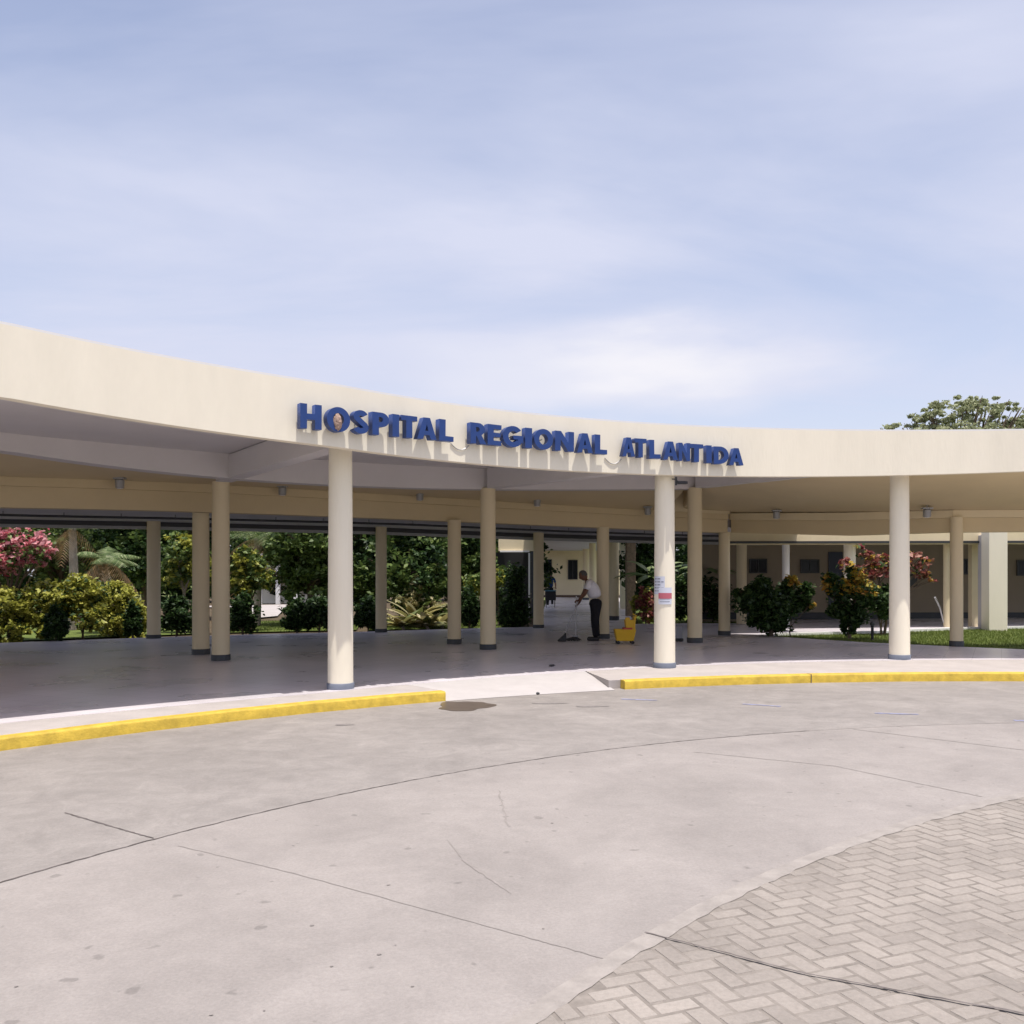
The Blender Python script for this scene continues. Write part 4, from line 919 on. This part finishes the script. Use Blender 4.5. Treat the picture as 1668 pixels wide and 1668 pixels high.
# shirt with short sleeves
sv = [(.05, 0, .96, (.195, .16)), (.03, 0, 1.08, (.195, .175)), (-.03, 0, 1.23, (.195, .165)), (-.09, 0, 1.35, (.125, .105)), (-.125, 0, 1.39, .06),
      (-.10, -.17, 1.31, .07), (-.17, -.20, 1.16, .058), (-.10, .17, 1.31, .07), (-.18, .19, 1.16, .058)]
se_ = [(0, 1), (1, 2), (2, 3), (3, 4), (3, 5), (5, 6), (3, 7), (7, 8)]
skinned('shirt', sv, se_, [M['shirt']], man)
# arms + neck as body skin
bv = [(-.11, 0, 1.33, .05), (-.17, 0, 1.41, .05), (-.12, -.17, 1.28, .045), (-.20, -.21, 1.07, .042), (-.34, -.10, .93, .028), (-.12, .17, 1.28, .045), (-.22, .19, 1.05, .042), (-.33, .04, .84, .028)]
be = [(0, 1), (0, 2), (2, 3), (3, 4), (0, 5), (5, 6), (6, 7)]
skinned('body', bv, be, [M['skin']], man)
hand(man, (-.34, -.10, .93), (-.8, .35, -.3)); hand(man, (-.33, .04, .84), (-.8, -.1, -.5))
head(man, Vector((-.225, 0, 1.485)), R(-90), 1.0, R(28), 'skin', 'hairgrey')
for s, x0 in ((-.11, .04), (.11, .07)):
    bm = bmesh.new(); bevbox(bm, (x0-.05, s, .045), (.27, .095, .07), .025, seg=3); smooth(obj('shoe', bm, M['blackplastic'], man, world=False), 60)
# mop
mp0 = Vector((px_-.385, py_-.06, G(px_)))
e = empty('mop', (px_-.40, py_-.06, G(px_)), 0, 'mop with a pale handle held upright, dark wet head on the tiles', 'mop')
bm = bmesh.new(); tube(bm, [(px_-.385, py_-.05, G(px_, 1.02)), (px_-.40, py_-.06, G(px_, .09))], .015, 8); obj('handle', bm, mat('mop_handle', (.5, .5, .5), .5), e)
bm = bmesh.new()
for k in range(46):
    a = random.uniform(0, 2*math.pi); l = random.uniform(.12, .26); x0, y0 = px_-.40, py_-.06; ex = x0-.10+l*math.cos(a)*.9; ey = y0+l*math.sin(a)*.6
    tube(bm, [(x0, y0, G(px_, .10)), ((x0+ex)/2, (y0+ey)/2, G(px_, .055)), (ex, ey, G(px_, .012))], .011, 5)
obj('mop_head', bm, mat('wet_mop', (.05, .05, .05), .9), e)
bm = bmesh.new(); bevbox(bm, (px_-.40, py_-.06, G(px_, .105)), (.12, .05, .04), .01); obj('clamp', bm, M['grey'], e)
# dust pan on a stick
x1, y1 = XZ(917, 20.9); gz = G(x1)
e = empty('dustpan', (x1, y1, gz), 0, 'black long-handled dustpan held low in front of the mopping person', 'dustpan')
bm = bmesh.new(); tube(bm, [(px_-.35, py_-.14, G(px_, .90)), (x1+.04, y1, gz+.20)], .010, 8); obj('handle', bm, M['grey'], e)
bm = bmesh.new(); A_ = [(x1-.12, y1-.13, gz+.01, gz+.02), (x1-.12, y1+.13, gz+.01, gz+.02)]; B_ = [(x1+.07, y1-.11, gz+.012, gz+.20), (x1+.07, y1+.11, gz+.012, gz+.20)]
solid(bm, A_, B_); bmesh.ops.bevel(bm, geom=bm.edges[:], offset=.008, segments=1, affect='EDGES'); obj('pan', bm, M['blackplastic'], e)

# distant person in blue with a pushcart
qx, qy = XZ(896, 43.5); pq = empty('person', (qx, qy, G(qx)), 0, 'distant person in blue top and dark trousers walking in the corridor', 'person')
tv = [(0, 0, .88, (.15, .12)), (0, 0, .98, (.15, .12)), (-.09, -.03, .78, .09), (-.10, -.06, .46, .07), (-.11, -.02, .09, .055), (.09, .03, .78, .09), (.10, .05, .46, .07), (.11, .12, .12, .055)]
skinned('trousers', tv, te, [M['trousers']], pq)
sv = [(0, 0, .90, (.16, .13)), (0, 0, 1.08, (.155, .12)), (0, 0, 1.26, (.17, .12)), (0, 0, 1.38, (.12, .09)), (0, 0, 1.44, .06), (-.19, 0, 1.34, .065), (-.25, -.04, 1.14, .055), (.19, 0, 1.34, .065), (.25, -.04, 1.14, .055)]
skinned('shirt', sv, se_, [M['scrubs']], pq)
bv = [(0, 0, 1.38, .05), (0, 0, 1.5, .05), (-.2, 0, 1.32, .042), (-.26, -.05, 1.06, .038), (-.25, -.22, .93, .028), (.2, 0, 1.32, .042), (.26, -.05, 1.06, .038), (.25, -.22, .93, .028)]
skinned('body', bv, be, [M['skin2']], pq)
hand(pq, (-.25, -.22, .93), (0, -.9, -.3), 'skin2'); hand(pq, (.25, -.22, .93), (0, -.9, -.3), 'skin2')
head(pq, Vector((0, -.01, 1.6)), 0, .98, 0, 'skin2', 'hair')
for s in (-.11, .11):
    bm = bmesh.new(); bevbox(bm, (s, -.04+(.14 if s > 0 else 0), .045+(.02 if s > 0 else 0)), (.095, .26, .07), .025, seg=3); smooth(obj('shoe', bm, M['white'], pq, world=False), 60)
cx_, cy_ = qx, qy-.50; gz = G(cx_)
e = empty('pushcart', (cx_, cy_, gz), 0, 'dark utility cart pushed by the distant person in the corridor', 'cart')
bm = bmesh.new(); bevbox(bm, (cx_, cy_, gz+.55), (.50, .34, .42), .02); obj('cart_box', bm, M['blackplastic'], e)
bm = bmesh.new(); bevbox(bm, (cx_, cy_, gz+.79), (.52, .36, .05), .01); obj('cart_top', bm, M['scrubs2'], e)
for sx, sy in ((-1, -1), (1, -1), (-1, 1), (1, 1)):
    bm = bmesh.new(); tube(bm, [(cx_+sx*.2, cy_+sy*.13, gz+.08), (cx_+sx*.2, cy_+sy*.13, gz+.34)], .015, 6); l_ = obj('leg', bm, M['dark'], e)
    bm = bmesh.new(); lathe(bm, [(.02, -.015), (.045, -.01), (.045, .01), (.02, .015)], (0, 0, 0), 14); bm.transform(Matrix.Translation((cx_+sx*.2, cy_+sy*.13, gz+.045)) @ Matrix.Rotation(R(90), 4, 'Y')); obj('castor', bm, M['blackplastic'], l_)
bm = bmesh.new(); tube(bm, [(cx_-.22, cy_+.16, gz+.80), (cx_-.22, cy_+.24, gz+.92), (cx_+.22, cy_+.24, gz+.92), (cx_+.22, cy_+.16, gz+.80)], .013, 8); obj('handle', bm, M['dark'], e)

# ------------------------------------------------------------------ vegetation
def leafmesh(name, cen, size, m, parent=None, aspect=1.7, updown=.35, fold=.25):
    """one small folded leaf per centre"""
    n = len(cen); cen = np.asarray(cen, float)
    d = rng.normal(size=(n, 3)); d[:, 2] *= .6; d /= np.linalg.norm(d, axis=1)[:, None]
    nr = rng.normal(size=(n, 3)); nr[:, 2] = np.abs(nr[:, 2])+updown; s = np.cross(d, nr); s /= np.linalg.norm(s, axis=1)[:, None]+1e-9
    nn = np.cross(s, d)
    sz = size*rng.uniform(.6, 1.35, size=(n, 1))
    a = cen-d*sz*aspect/2; b = cen+d*sz*aspect/2; c1 = cen+s*sz*.5+nn*sz*fold*.5; c2 = cen-s*sz*.5+nn*sz*fold*.5
    v = np.stack([a, c1, b, c2], 1).reshape(-1, 3)
    me = bpy.data.meshes.new(name); me.vertices.add(4*n); me.vertices.foreach_set('co', v.ravel())
    idx = np.arange(4*n).reshape(n, 4); tri = np.concatenate([idx[:, [0, 1, 2]], idx[:, [0, 2, 3]]], 1).reshape(-1)
    me.loops.add(6*n); me.loops.foreach_set('vertex_index', tri.astype(np.int32)); me.polygons.add(2*n)
    me.polygons.foreach_set('loop_start', np.arange(0, 6*n, 3, dtype=np.int32)); me.polygons.foreach_set('loop_total', np.full(2*n, 3, np.int32))
    me.update(); me.validate()
    return obj(name, me, m, parent)
def crown_pts(blobs, n, clumps=26, cl=.28, fill=.35):
    """blobs: (x,y,z,rx,ry,rz); leaves gather in clumps spread over each blob"""
    vol = np.array([b[3]*b[4]*b[5] for b in blobs])**.67; vol /= vol.sum(); out_ = []
    for b, f in zip(blobs, vol):
        k = max(3, int(clumps*len(blobs)*f)); u = rng.normal(size=(k, 3)); u /= np.linalg.norm(u, axis=1)[:, None]; rr_ = rng.uniform(fill, 1.0, size=(k, 1))**.6
        cc = u*rr_; m_ = max(1, int(n*f/k))
        cs = cl*rng.uniform(.5, 1.4, size=(k, 1, 1))
        p = cc[:, None, :]+rng.normal(size=(k, m_, 3))*cs*.55
        out_.append((p.reshape(-1, 3)*np.array(b[3:6])+np.array(b[:3])))
    return np.concatenate(out_)
def plant(kind, label, cat, px, Z, blobs, n, size, mats, trunk_h=.0, tr=.06, bark='bark', group=None, h0=-.1, **kw):
    """blobs in photo terms: (px, py, dZ, rx_m, rz_m)"""
    x, y = XZ(px, Z); z0 = G(x, h0)
    e = empty(kind, (x, y, z0), 0, label, cat, group)
    bl = []
    for (bp, bpy_, dz, rx, rz) in blobs:
        bx_, by_ = XZ(bp, Z+dz); bl.append((bx_, by_, G(bx_, H(bp, bpy_, Z+dz)), rx, rx*.9, rz))
    bm = bmesh.new(); top = Vector((x, y, z0+trunk_h)); mid = top
    pts = [Vector((x, y, z0-.05)), Vector((x+random.uniform(-.1, .1)*trunk_h, y, z0+trunk_h*.5)), top]
    if trunk_h > .05: tube(bm, pts, [tr*1.3, tr, tr*.85], 9)
    for b in bl:
        t = Vector(b[:3]); m0 = (top+t)/2+Vector((random.uniform(-.1, .1), random.uniform(-.1, .1), .05)); tube(bm, [top-Vector((0, 0, .02)), m0, t], [tr*.7, tr*.45, tr*.15], 6)
        for _ in range(3):
            q_ = t+Vector((random.uniform(-1, 1)*b[3]*.8, random.uniform(-1, 1)*b[4]*.8, random.uniform(-.5, .9)*b[5]*.8)); tube(bm, [m0, (m0+q_)/2+Vector((0, 0, .04)), q_], [tr*.35, tr*.22, tr*.06], 5)
    smooth(obj('trunk' if trunk_h > .5 else 'stems', bm, M[bark], e), 60)
    ms = mats if isinstance(mats, list) else [(mats, 1)]
    for (mn, fr) in ms:
        sel = bl; lift = 0
        if isinstance(fr, tuple): fr, lift = fr
        cpts = crown_pts(bl, int(n*fr), **kw)
        if lift:                                            # coloured tips sit on the upper outside
            zc = np.array([b[2] for b in bl]).mean(); cpts = cpts[cpts[:, 2] > zc+lift*np.array([b[5] for b in bl]).mean()]
        if len(cpts): leafmesh({'pink': 'blossom', 'croton': 'young_leaves', 'red': 'red_leaves'}.get(mn, 'crown'), cpts, size, F[mn], e)
    return e
def frond_plant(kind, label, cat, px, Z, base_h, nf, lf, drop, wd, m, group=None, h0=-.1, trunk=0.0, tr=.08, dry=0):
    x, y = XZ(px, Z); z0 = G(x, h0); e = empty(kind, (x, y, z0), 0, label, cat, group)
    bm = bmesh.new(); tube(bm, [(x, y, z0-.05), (x+.05, y, z0+base_h*.5), (x, y, z0+base_h)], [tr*1.2, tr, tr*.8], 10); smooth(obj('trunk', bm, M['palebark'], e), 60)
    for (cnt, mm_, dr_) in ((nf, m, drop), (dry, 'brown', drop*2.0)):
        if not cnt: continue
        verts, faces = [], []
        for k in range(cnt):
            a = 2*math.pi*k/cnt+random.uniform(-.3, .3); el = random.uniform(.3, 1.25) if mm_ != 'brown' else random.uniform(-.6, .2); l = lf*random.uniform(.75, 1.1); pts = []
            for i in range(9):
                t = i/8; r_ = l*t*math.cos(el*(1-.4*t)); zz_ = l*t*math.sin(el)-dr_*l*t*t; pts.append(Vector((x+r_*math.cos(a), y+r_*math.sin(a), z0+base_h+zz_)))
            side = Vector((-math.sin(a), math.cos(a), 0))
            if wd > .25:      # broad banana leaf with torn edge
                for i in range(9):
                    t = i/8; w_ = wd*math.sin(math.pi*min(1, t*.92+.06))*random.uniform(.75, 1.1)/2; i0 = len(verts); verts += [tuple(pts[i]-side*w_-Vector((0, 0, w_*.4))), tuple(pts[i]), tuple(pts[i]+side*w_-Vector((0, 0, w_*.4)))]
                    if i: faces += [(i0-3, i0-2, i0+1, i0), (i0-2, i0-1, i0+2, i0+1)]
            else:             # pinnate frond
                for i in range(1, 9):
                    for s in (-1, 1):
                        for u in (0, .33, .66):
                            p = pts[i-1].lerp(pts[i], u); L2 = lf*.30*math.sin(math.pi*min(1, (i-1+u)/8*.85+.12))*random.uniform(.8, 1.15)
                            dv = (pts[i]-pts[i-1]).normalized(); q_ = p+side*s*L2+dv*L2*.6-Vector((0, 0, L2*.5)); i0 = len(verts); verts += [tuple(p), tuple(p+dv*wd*.4), tuple(q_)]; faces.append((i0, i0+1, i0+2))
        me = bpy.data.meshes.new('fronds'); me.from_pydata(verts, [], faces); me.update(); obj('dry_fronds' if mm_ == 'brown' else 'fronds', me, F[mm_], e)
    return e

GT = 'trees at the back of the left garden'
# background trees behind the left garden
bt_list = [(-30, 34, 850, 2.6, 'mid', 'bushy mid green tree at the far left edge behind the pink bougainvillea'), (95, 37, 845, 2.4, 'mid', 'olive green tree behind the palm, above the yellow-green shrubs'),
 (235, 33, 860, 2.1, 'dark', 'dark green tree behind the leftmost walkway column'), (330, 36, 850, 2.3, 'dark', 'dark tree seen between the two close left columns'),
 (505, 30, 885, 1.75, 'mid', 'leafy mid green tree just left of the big left front column'), (590, 33, 880, 2.0, 'dark', 'dark tree just right of the big left front column'),
 (665, 30, 880, 1.7, 'dark', 'dark glossy tree rising behind the straw coloured plants'), (745, 34, 880, 2.2, 'dark', 'very dark tree behind the third row middle column'),
 (820, 38, 880, 2.0, 'dark', 'dark tree behind the pale framed doorway'), (170, 42, 870, 2.6, 'dark', 'dark tree deep in the garden behind the palm')]
for (px, Z, py, r_, mm_, lb) in bt_list:
    s = 1500/Z
    blobs = [(px+random.uniform(-.5, .5)*r_*s*.7, py+random.uniform(-30, 50), random.uniform(-1, 1), r_*random.uniform(.5, .75), r_*random.uniform(.45, .65)) for _ in range(6)]
    blobs += [(px, py-45, 0, r_*.8, r_*.6), (px-r_*s*.5, py+45, 0, r_*.5, r_*.5), (px+r_*s*.5, py+55, .4, r_*.5, r_*.5), (px, py+70, -.4, r_*.55, r_*.45)]
    plant('tree', lb, 'tree', px, Z, blobs, 8500, .115, [(mm_, .8), ('mid', .6)], 1.3, .14, group=GT, clumps=18, cl=.20)
# far treeline
bl = []
for k in range(25):
    x = -46+k*1.75; bl.append((x, 60+random.uniform(-3, 4), G(x)+random.uniform(1.5, 3.5), 2.4, 2, random.uniform(2, 3)))
o = leafmesh('distant_trees', crown_pts(bl, 42000, clumps=14, cl=.3), .34, F['dark']); o['kind'] = 'stuff'; o['label'] = 'dark mass of far trees closing the view behind the garden'
bl = []
for k in range(16):
    x = 8+k*2.2; bl.append((x, 72+random.uniform(-3, 4), G(x)+random.uniform(1.0, 2.4), 2.4, 2, random.uniform(1.6, 2.2)))
o = leafmesh('distant_trees', crown_pts(bl, 14000, clumps=14, cl=.3), .34, F['dark']); o['kind'] = 'stuff'; o['label'] = 'dark mass of far trees behind the right building'
# bougainvillea and lime shrubs
plant('bougainvillea', 'big bougainvillea covered in pink blossom at the left edge of the garden', 'shrub', 15, 23.6,
      [(0, 905, 0, .75, .45), (45, 893, 0, .6, .42), (-30, 880, .3, .8, .5), (22, 868, .2, .45, .3), (68, 905, -.1, .3, .25), (-60, 930, 0, .7, .5)], 5200, .085, [('pink', 1), ('mid', .35)], .9, .06, clumps=30, cl=.22)
GLm = 'yellow-green shrubs in the left garden'
for i, (px, py, r_, Z, lb) in enumerate(((15, 985, .62, 23.3, 'at the left edge below the bougainvillea'), (75, 975, .62, 23.8, 'left of the tallest one, under the pink blossom tips'), (135, 962, .66, 24.2, 'the tallest one, below the palm'), (178, 970, .58, 25.4, 'directly left of the lowest right one'), (212, 1000, .42, 25.4, 'low one just left of the walkway column'))):
    s = 1500/Z
    plant('lime_shrub', 'yellow-green leafy shrub, '+lb, 'shrub', px, Z, [(px, py, 0, r_, .42), (px-r_*s*.5, py+22, -.2, r_*.6, .35), (px+r_*s*.5, py+18, .2, r_*.6, .35), (px+5, py+45, -.3, r_*.7, .35)], 3600, .075, [('lime', 1.25), ('dark', .12)], .2, .03, group=GLm, clumps=26, cl=.25)
GD = 'dark low shrubs beside the walkway'  # black-green ones: shade of the trees put into the leaf colour
for px, py, r_, Z, hh, lb in ((92, 1015, .26, 22.6, .4, 'dark green shrub in front of the yellow-green shrubs, near the left edge'), (216, 1012, .22, 24.3, .45, 'dark green shrub touching the left side of the leftmost walkway column'), (288, 1000, .5, 24.9, .55, 'black-green shrub between the leftmost walkway column and the close pair'), (395, 1000, .38, 25.2, .6, 'black-green shrub just right of the close column pair'), (485, 1003, .42, 25.6, .38, 'black-green shrub near the path, left of the big front column'),
                                (520, 997, .6, 25.8, .36, 'black-green low hedge clump behind the big front column'), (600, 1000, .45, 26.0, .42, 'black-green shrub just right of the big front column'), (765, 990, .3, 27.2, .6, 'dark shrub between the two middle columns')):
    s = 1500/Z
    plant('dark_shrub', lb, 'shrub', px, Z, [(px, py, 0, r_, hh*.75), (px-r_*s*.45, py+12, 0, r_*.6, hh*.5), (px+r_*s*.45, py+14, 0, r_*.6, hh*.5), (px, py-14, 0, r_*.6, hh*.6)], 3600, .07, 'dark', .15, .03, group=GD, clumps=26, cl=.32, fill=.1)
# lit small trees
plant('small_tree', 'small light green tree between the leftmost walkway column and the close pair', 'tree', 300, 26.2, [(305, 905, 0, .55, .5), (285, 935, .2, .5, .4), (325, 930, 0, .45, .45), (290, 885, 0, .4, .3)], 2600, .09, [('lime', .6), ('mid', .8)], 1.2, .05, 'palebark', clumps=24, cl=.22)
plant('small_tree', 'light green sprawling bush just right of the close column pair', 'tree', 408, 27.0, [(405, 925, 0, .5, .42), (425, 945, .2, .4, .35), (395, 950, 0, .4, .4), (400, 905, 0, .35, .3)], 2400, .09, [('lime', .5), ('mid', .9)], .9, .05, clumps=24, cl=.22)
frond_plant('palm', 'palm with brownish dry fronds in the left garden behind the lime shrubs', 'palm', 172, 26.8, 2.1, 9, 1.15, .55, .09, 'palm', tr=.10, dry=16)
frond_plant('palm', 'bare grey trunked palm left of the dry palm', 'palm', 118, 28.5, 3.2, 12, 1.5, .5, .07, 'palm', tr=.14, dry=5)
frond_plant('palm', 'dry drooping palm above the far cream house', 'palm', 418, 30.0, 2.9, 12, 1.7, .5, .07, 'palm', tr=.11, dry=8)
# straw variegated plants
GS = 'straw coloured plants behind the left walkway column'
for px, py, Z, lb in ((655, 985, 26.8, 'leftmost, beside the walkway column'), (677, 965, 28.0, 'tallest, in the middle'), (695, 995, 26.8, 'low front one'), (718, 990, 27.6, 'rightmost, beside the third row column')):
    frond_plant('spiky_plant', 'straw and cream spiky leaved plant, '+lb, 'plant', px, Z, .15, 26, .75 if py > 970 else 1.25, .35, .26, 'straw', GS, tr=.05)
plant('variegated_shrub', 'cream and straw leaved bush rising among the spiky plants', 'shrub', 680, 28.4, [(662, 985, 0, .4, .4), (700, 990, 0, .42, .34), (680, 960, 0, .26, .3), (725, 998, 0, .25, .25)], 1500, .11, [('straw', .8), ('mid', .4)], .3, .03, clumps=22, cl=.22)
plant('leafy_shrub', 'green leafy shrub behind the straw coloured plants', 'shrub', 690, 29.0, [(665, 950, 0, .45, .45), (700, 940, 0, .45, .4), (645, 960, 0, .35, .4)], 1800, .10, 'mid', .4, .04, clumps=20, cl=.25)
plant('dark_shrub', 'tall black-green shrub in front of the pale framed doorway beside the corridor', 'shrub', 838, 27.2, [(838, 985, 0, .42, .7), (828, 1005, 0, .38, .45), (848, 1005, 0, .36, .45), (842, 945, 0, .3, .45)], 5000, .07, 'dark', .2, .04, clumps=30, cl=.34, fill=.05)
plant('lime_shrub', 'small lit light green shrub beside the middle second-row column', 'shrub', 812, 28.5, [(812, 940, 0, .3, .3), (800, 950, 0, .3, .3), (775, 955, 0, .4, .4)], 1100, .09, [('mid', .6), ('lime', .5)], .6, .03, clumps=18, cl=.25)
# garden right of the corridor
GB = 'broad leaved banana plants right of the corridor'
frond_plant('banana_plant', 'broad leaved banana plant just left of the middle front column', 'plant', 1062, 30.5, 1.5, 11, 1.35, .55, .36, 'palm', GB, tr=.09)
frond_plant('banana_plant', 'pale broad leaved banana plant between the two columns right of the middle front column', 'plant', 1150, 30.0, 1.7, 12, 1.3, .55, .36, 'palm', GB, tr=.09)
plant('dark_shrub', 'dark shrub under the banana leaves right of the middle front column', 'shrub', 1140, 29.5, [(1110, 975, 0, .8, .7), (1150, 975, .3, .8, .7), (1075, 960, .8, .7, .7)], 6000, .09, 'dark', .3, .05, clumps=24, cl=.3)
plant('croton', 'red leaved croton just left of the middle front column', 'shrub', 1052, 28.6, [(1052, 985, 0, .32, .38), (1060, 1000, 0, .28, .3), (1050, 970, 0, .22, .25)], 1300, .075, [('red', 1), ('lime', .2)], .2, .03, clumps=22, cl=.25)
plant('croton', 'small lime leaved plant beside the red croton by the corridor', 'shrub', 1038, 28.9, [(1036, 985, 0, .16, .26)], 350, .075, [('lime', 1)], .15, .02, clumps=20, cl=.25)
for k, (px, Z, py) in enumerate(((1080, 36, 880), (1150, 38, 875))):
    plant('tree', ('dark tree behind the banana plants, left of the middle front column', 'dark tree behind the pale banana plant')[k], 'tree', px, Z, [(px, py, 0, 1.3, 1.0), (px-30, py+40, 0, 1.1, 1.0), (px+25, py+50, 0, 1.1, .9), (px, py+85, 0, 1.2, .8)], 6500, .14, 'dark', 1.2, .12, clumps=20, cl=.28)
# big dark shrub and crotons on the lawn
plant('dark_shrub', 'large round dark shrub with a yellow tip at the left corner of the lawn', 'shrub', 1256, 22.0,
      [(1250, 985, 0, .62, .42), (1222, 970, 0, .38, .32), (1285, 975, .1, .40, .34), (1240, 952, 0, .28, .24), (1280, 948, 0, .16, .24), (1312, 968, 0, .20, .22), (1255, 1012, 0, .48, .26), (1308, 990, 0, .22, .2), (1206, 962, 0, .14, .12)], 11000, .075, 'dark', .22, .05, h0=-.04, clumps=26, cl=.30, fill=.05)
x, y = XZ(1292, 21.9)
o_ = plant('croton', 'yellow tipped sprig rising from the right side of the large dark shrub', 'shrub', 1288, 21.9, [(1292, 947, 0, .13, .14), (1322, 985, 0, .08, .07)], 260, .07, [('croton', 1)], .3, .015, h0=-.04, clumps=12, cl=.3)
plant('croton', 'croton shrub with yellow and orange upper leaves beside the right front column', 'shrub', 1384, 21.2,
      [(1385, 975, 0, .42, .34), (1365, 955, 0, .30, .26), (1405, 962, 0, .32, .28), (1388, 1000, 0, .36, .24), (1350, 945, .1, .16, .16), (1425, 980, 0, .26, .3), (1392, 935, 0, .22, .18), (1384, 1018, 0, .22, .2), (1355, 995, 0, .2, .15)], 5200, .07, [('dark', 1), ('croton', (.42, .25))], .32, .04, h0=-.04, clumps=26, cl=.28)
plant('red_leaf_shrub', 'taller shrub with red and pinkish leaves spreading behind the right front column', 'shrub', 1440, 22.6,
      [(1435, 918, 0, .42, .26), (1415, 930, 0, .36, .2), (1495, 912, 0, .32, .2), (1500, 932, 0, .24, .14), (1460, 925, 0, .4, .3), (1512, 938, 0, .14, .08), (1378, 918, .2, .22, .16), (1410, 905, 0, .26, .12), (1520, 945, 0, .10, .05), (1400, 890, 0, .14, .06)], 1500, .08, [('red', .9), ('croton', .08), ('dark', .15)], .7, .03, h0=-.04, clumps=16, cl=.20)
plant('dark_shrub', 'low dark shrub under the red leaved shrub left of the right front column', 'shrub', 1435, 22.4, [(1436, 985, 0, .30, .3), (1445, 965, .1, .25, .25)], 1500, .075, 'dark', .15, .03, h0=-.04, clumps=20, cl=.28)
# tree over the roof at the right
Zt = 46
plant('tree', 'airy olive green tree showing above the canopy roof at the right', 'tree', 1560, Zt,
      [(1550, 672, 0, 1.35, .75), (1520, 690, 0, 1.2, .55), (1600, 670, 0, 1.25, .65), (1640, 680, 0, 1.0, .6), (1470, 697, 0, .95, .32), (1575, 655, 0, .9, .42), (1560, 715, 0, 2.4, .8), (1640, 712, .5, 1.6, .8), (1500, 725, 0, 1.8, .8), (1438, 700, .2, .3, .15), (1515, 668, 0, .7, .4), (1625, 655, .3, .7, .35), (1660, 668, 0, .6, .4), (1490, 682, 0, .6, .35)],
      10500, .12, 'olive', 4.0, .22, clumps=22, cl=.15, fill=.45)
plant('tree', 'second olive green crown above the canopy at the right edge of the photo', 'tree', 1690, Zt+2, [(1690, 690, 0, 1.3, .7), (1655, 705, 0, 1.0, .6), (1720, 710, 0, 1.6, .9)], 4200, .14, 'olive', 4.0, .2, clumps=22, cl=.15, fill=.45)
# grass blades (stuff)
def grass(polys, n, h0, hh, label):
    pts = []
    for poly, fr in polys:
        xs = [p[0] for p in poly]; ys = [p[1] for p in poly]; c = 0
        while c < int(n*fr):
            x, y = random.uniform(min(xs), max(xs)), random.uniform(min(ys), max(ys)); ins = False; j = len(poly)-1
            for i in range(len(poly)):
                if (poly[i][1] > y) != (poly[j][1] > y) and x < (poly[j][0]-poly[i][0])*(y-poly[i][1])/(poly[j][1]-poly[i][1])+poly[i][0]: ins = not ins
                j = i
            if ins: pts.append((x, y)); c += 1
    v, f = [], []
    for (x, y) in pts:
        a = random.uniform(0, math.pi*2); w_ = .007; h_ = hh*random.uniform(.5, 1.3); i0 = len(v); dx_, dy_ = math.cos(a), math.sin(a); z = G(x, h0)
        v += [(x-dx_*w_, y-dy_*w_, z), (x+dx_*w_, y+dy_*w_, z), (x+random.uniform(-.03, .03), y+random.uniform(-.03, .03), z+h_)]; f.append((i0, i0+1, i0+2))
    me = bpy.data.meshes.new('grass'); me.from_pydata(v, [], f); me.update(); o = obj('grass', me, F['blade']); o['kind'] = 'stuff'; o['label'] = label
grass([([U(1262, 1037.5), U(1400, 1046.5), U(1558, 1054), (13, 19.2), (16, 24.6), U(1600, 1023.5), U(1480, 1027.5), U(1440, 1030.5), U(1262, 1034)], 1)], 26000, -.035, .05, 'short green grass of the right lawn')
grass([([(-8.3, 26.4), (-4.6, 27.2), (-5.4, 33.5), (-10.6, 33)], .4), ([(-4.2, 27.0), (.4, 27.6), (-.5, 33), (-5, 33)], .35), ([(3.95, 28.4), (8.3, 28.0), (11, 36), (4.8, 36)], .25)], 24000, -.05, .06, 'short green grass of the garden behind the walkway')
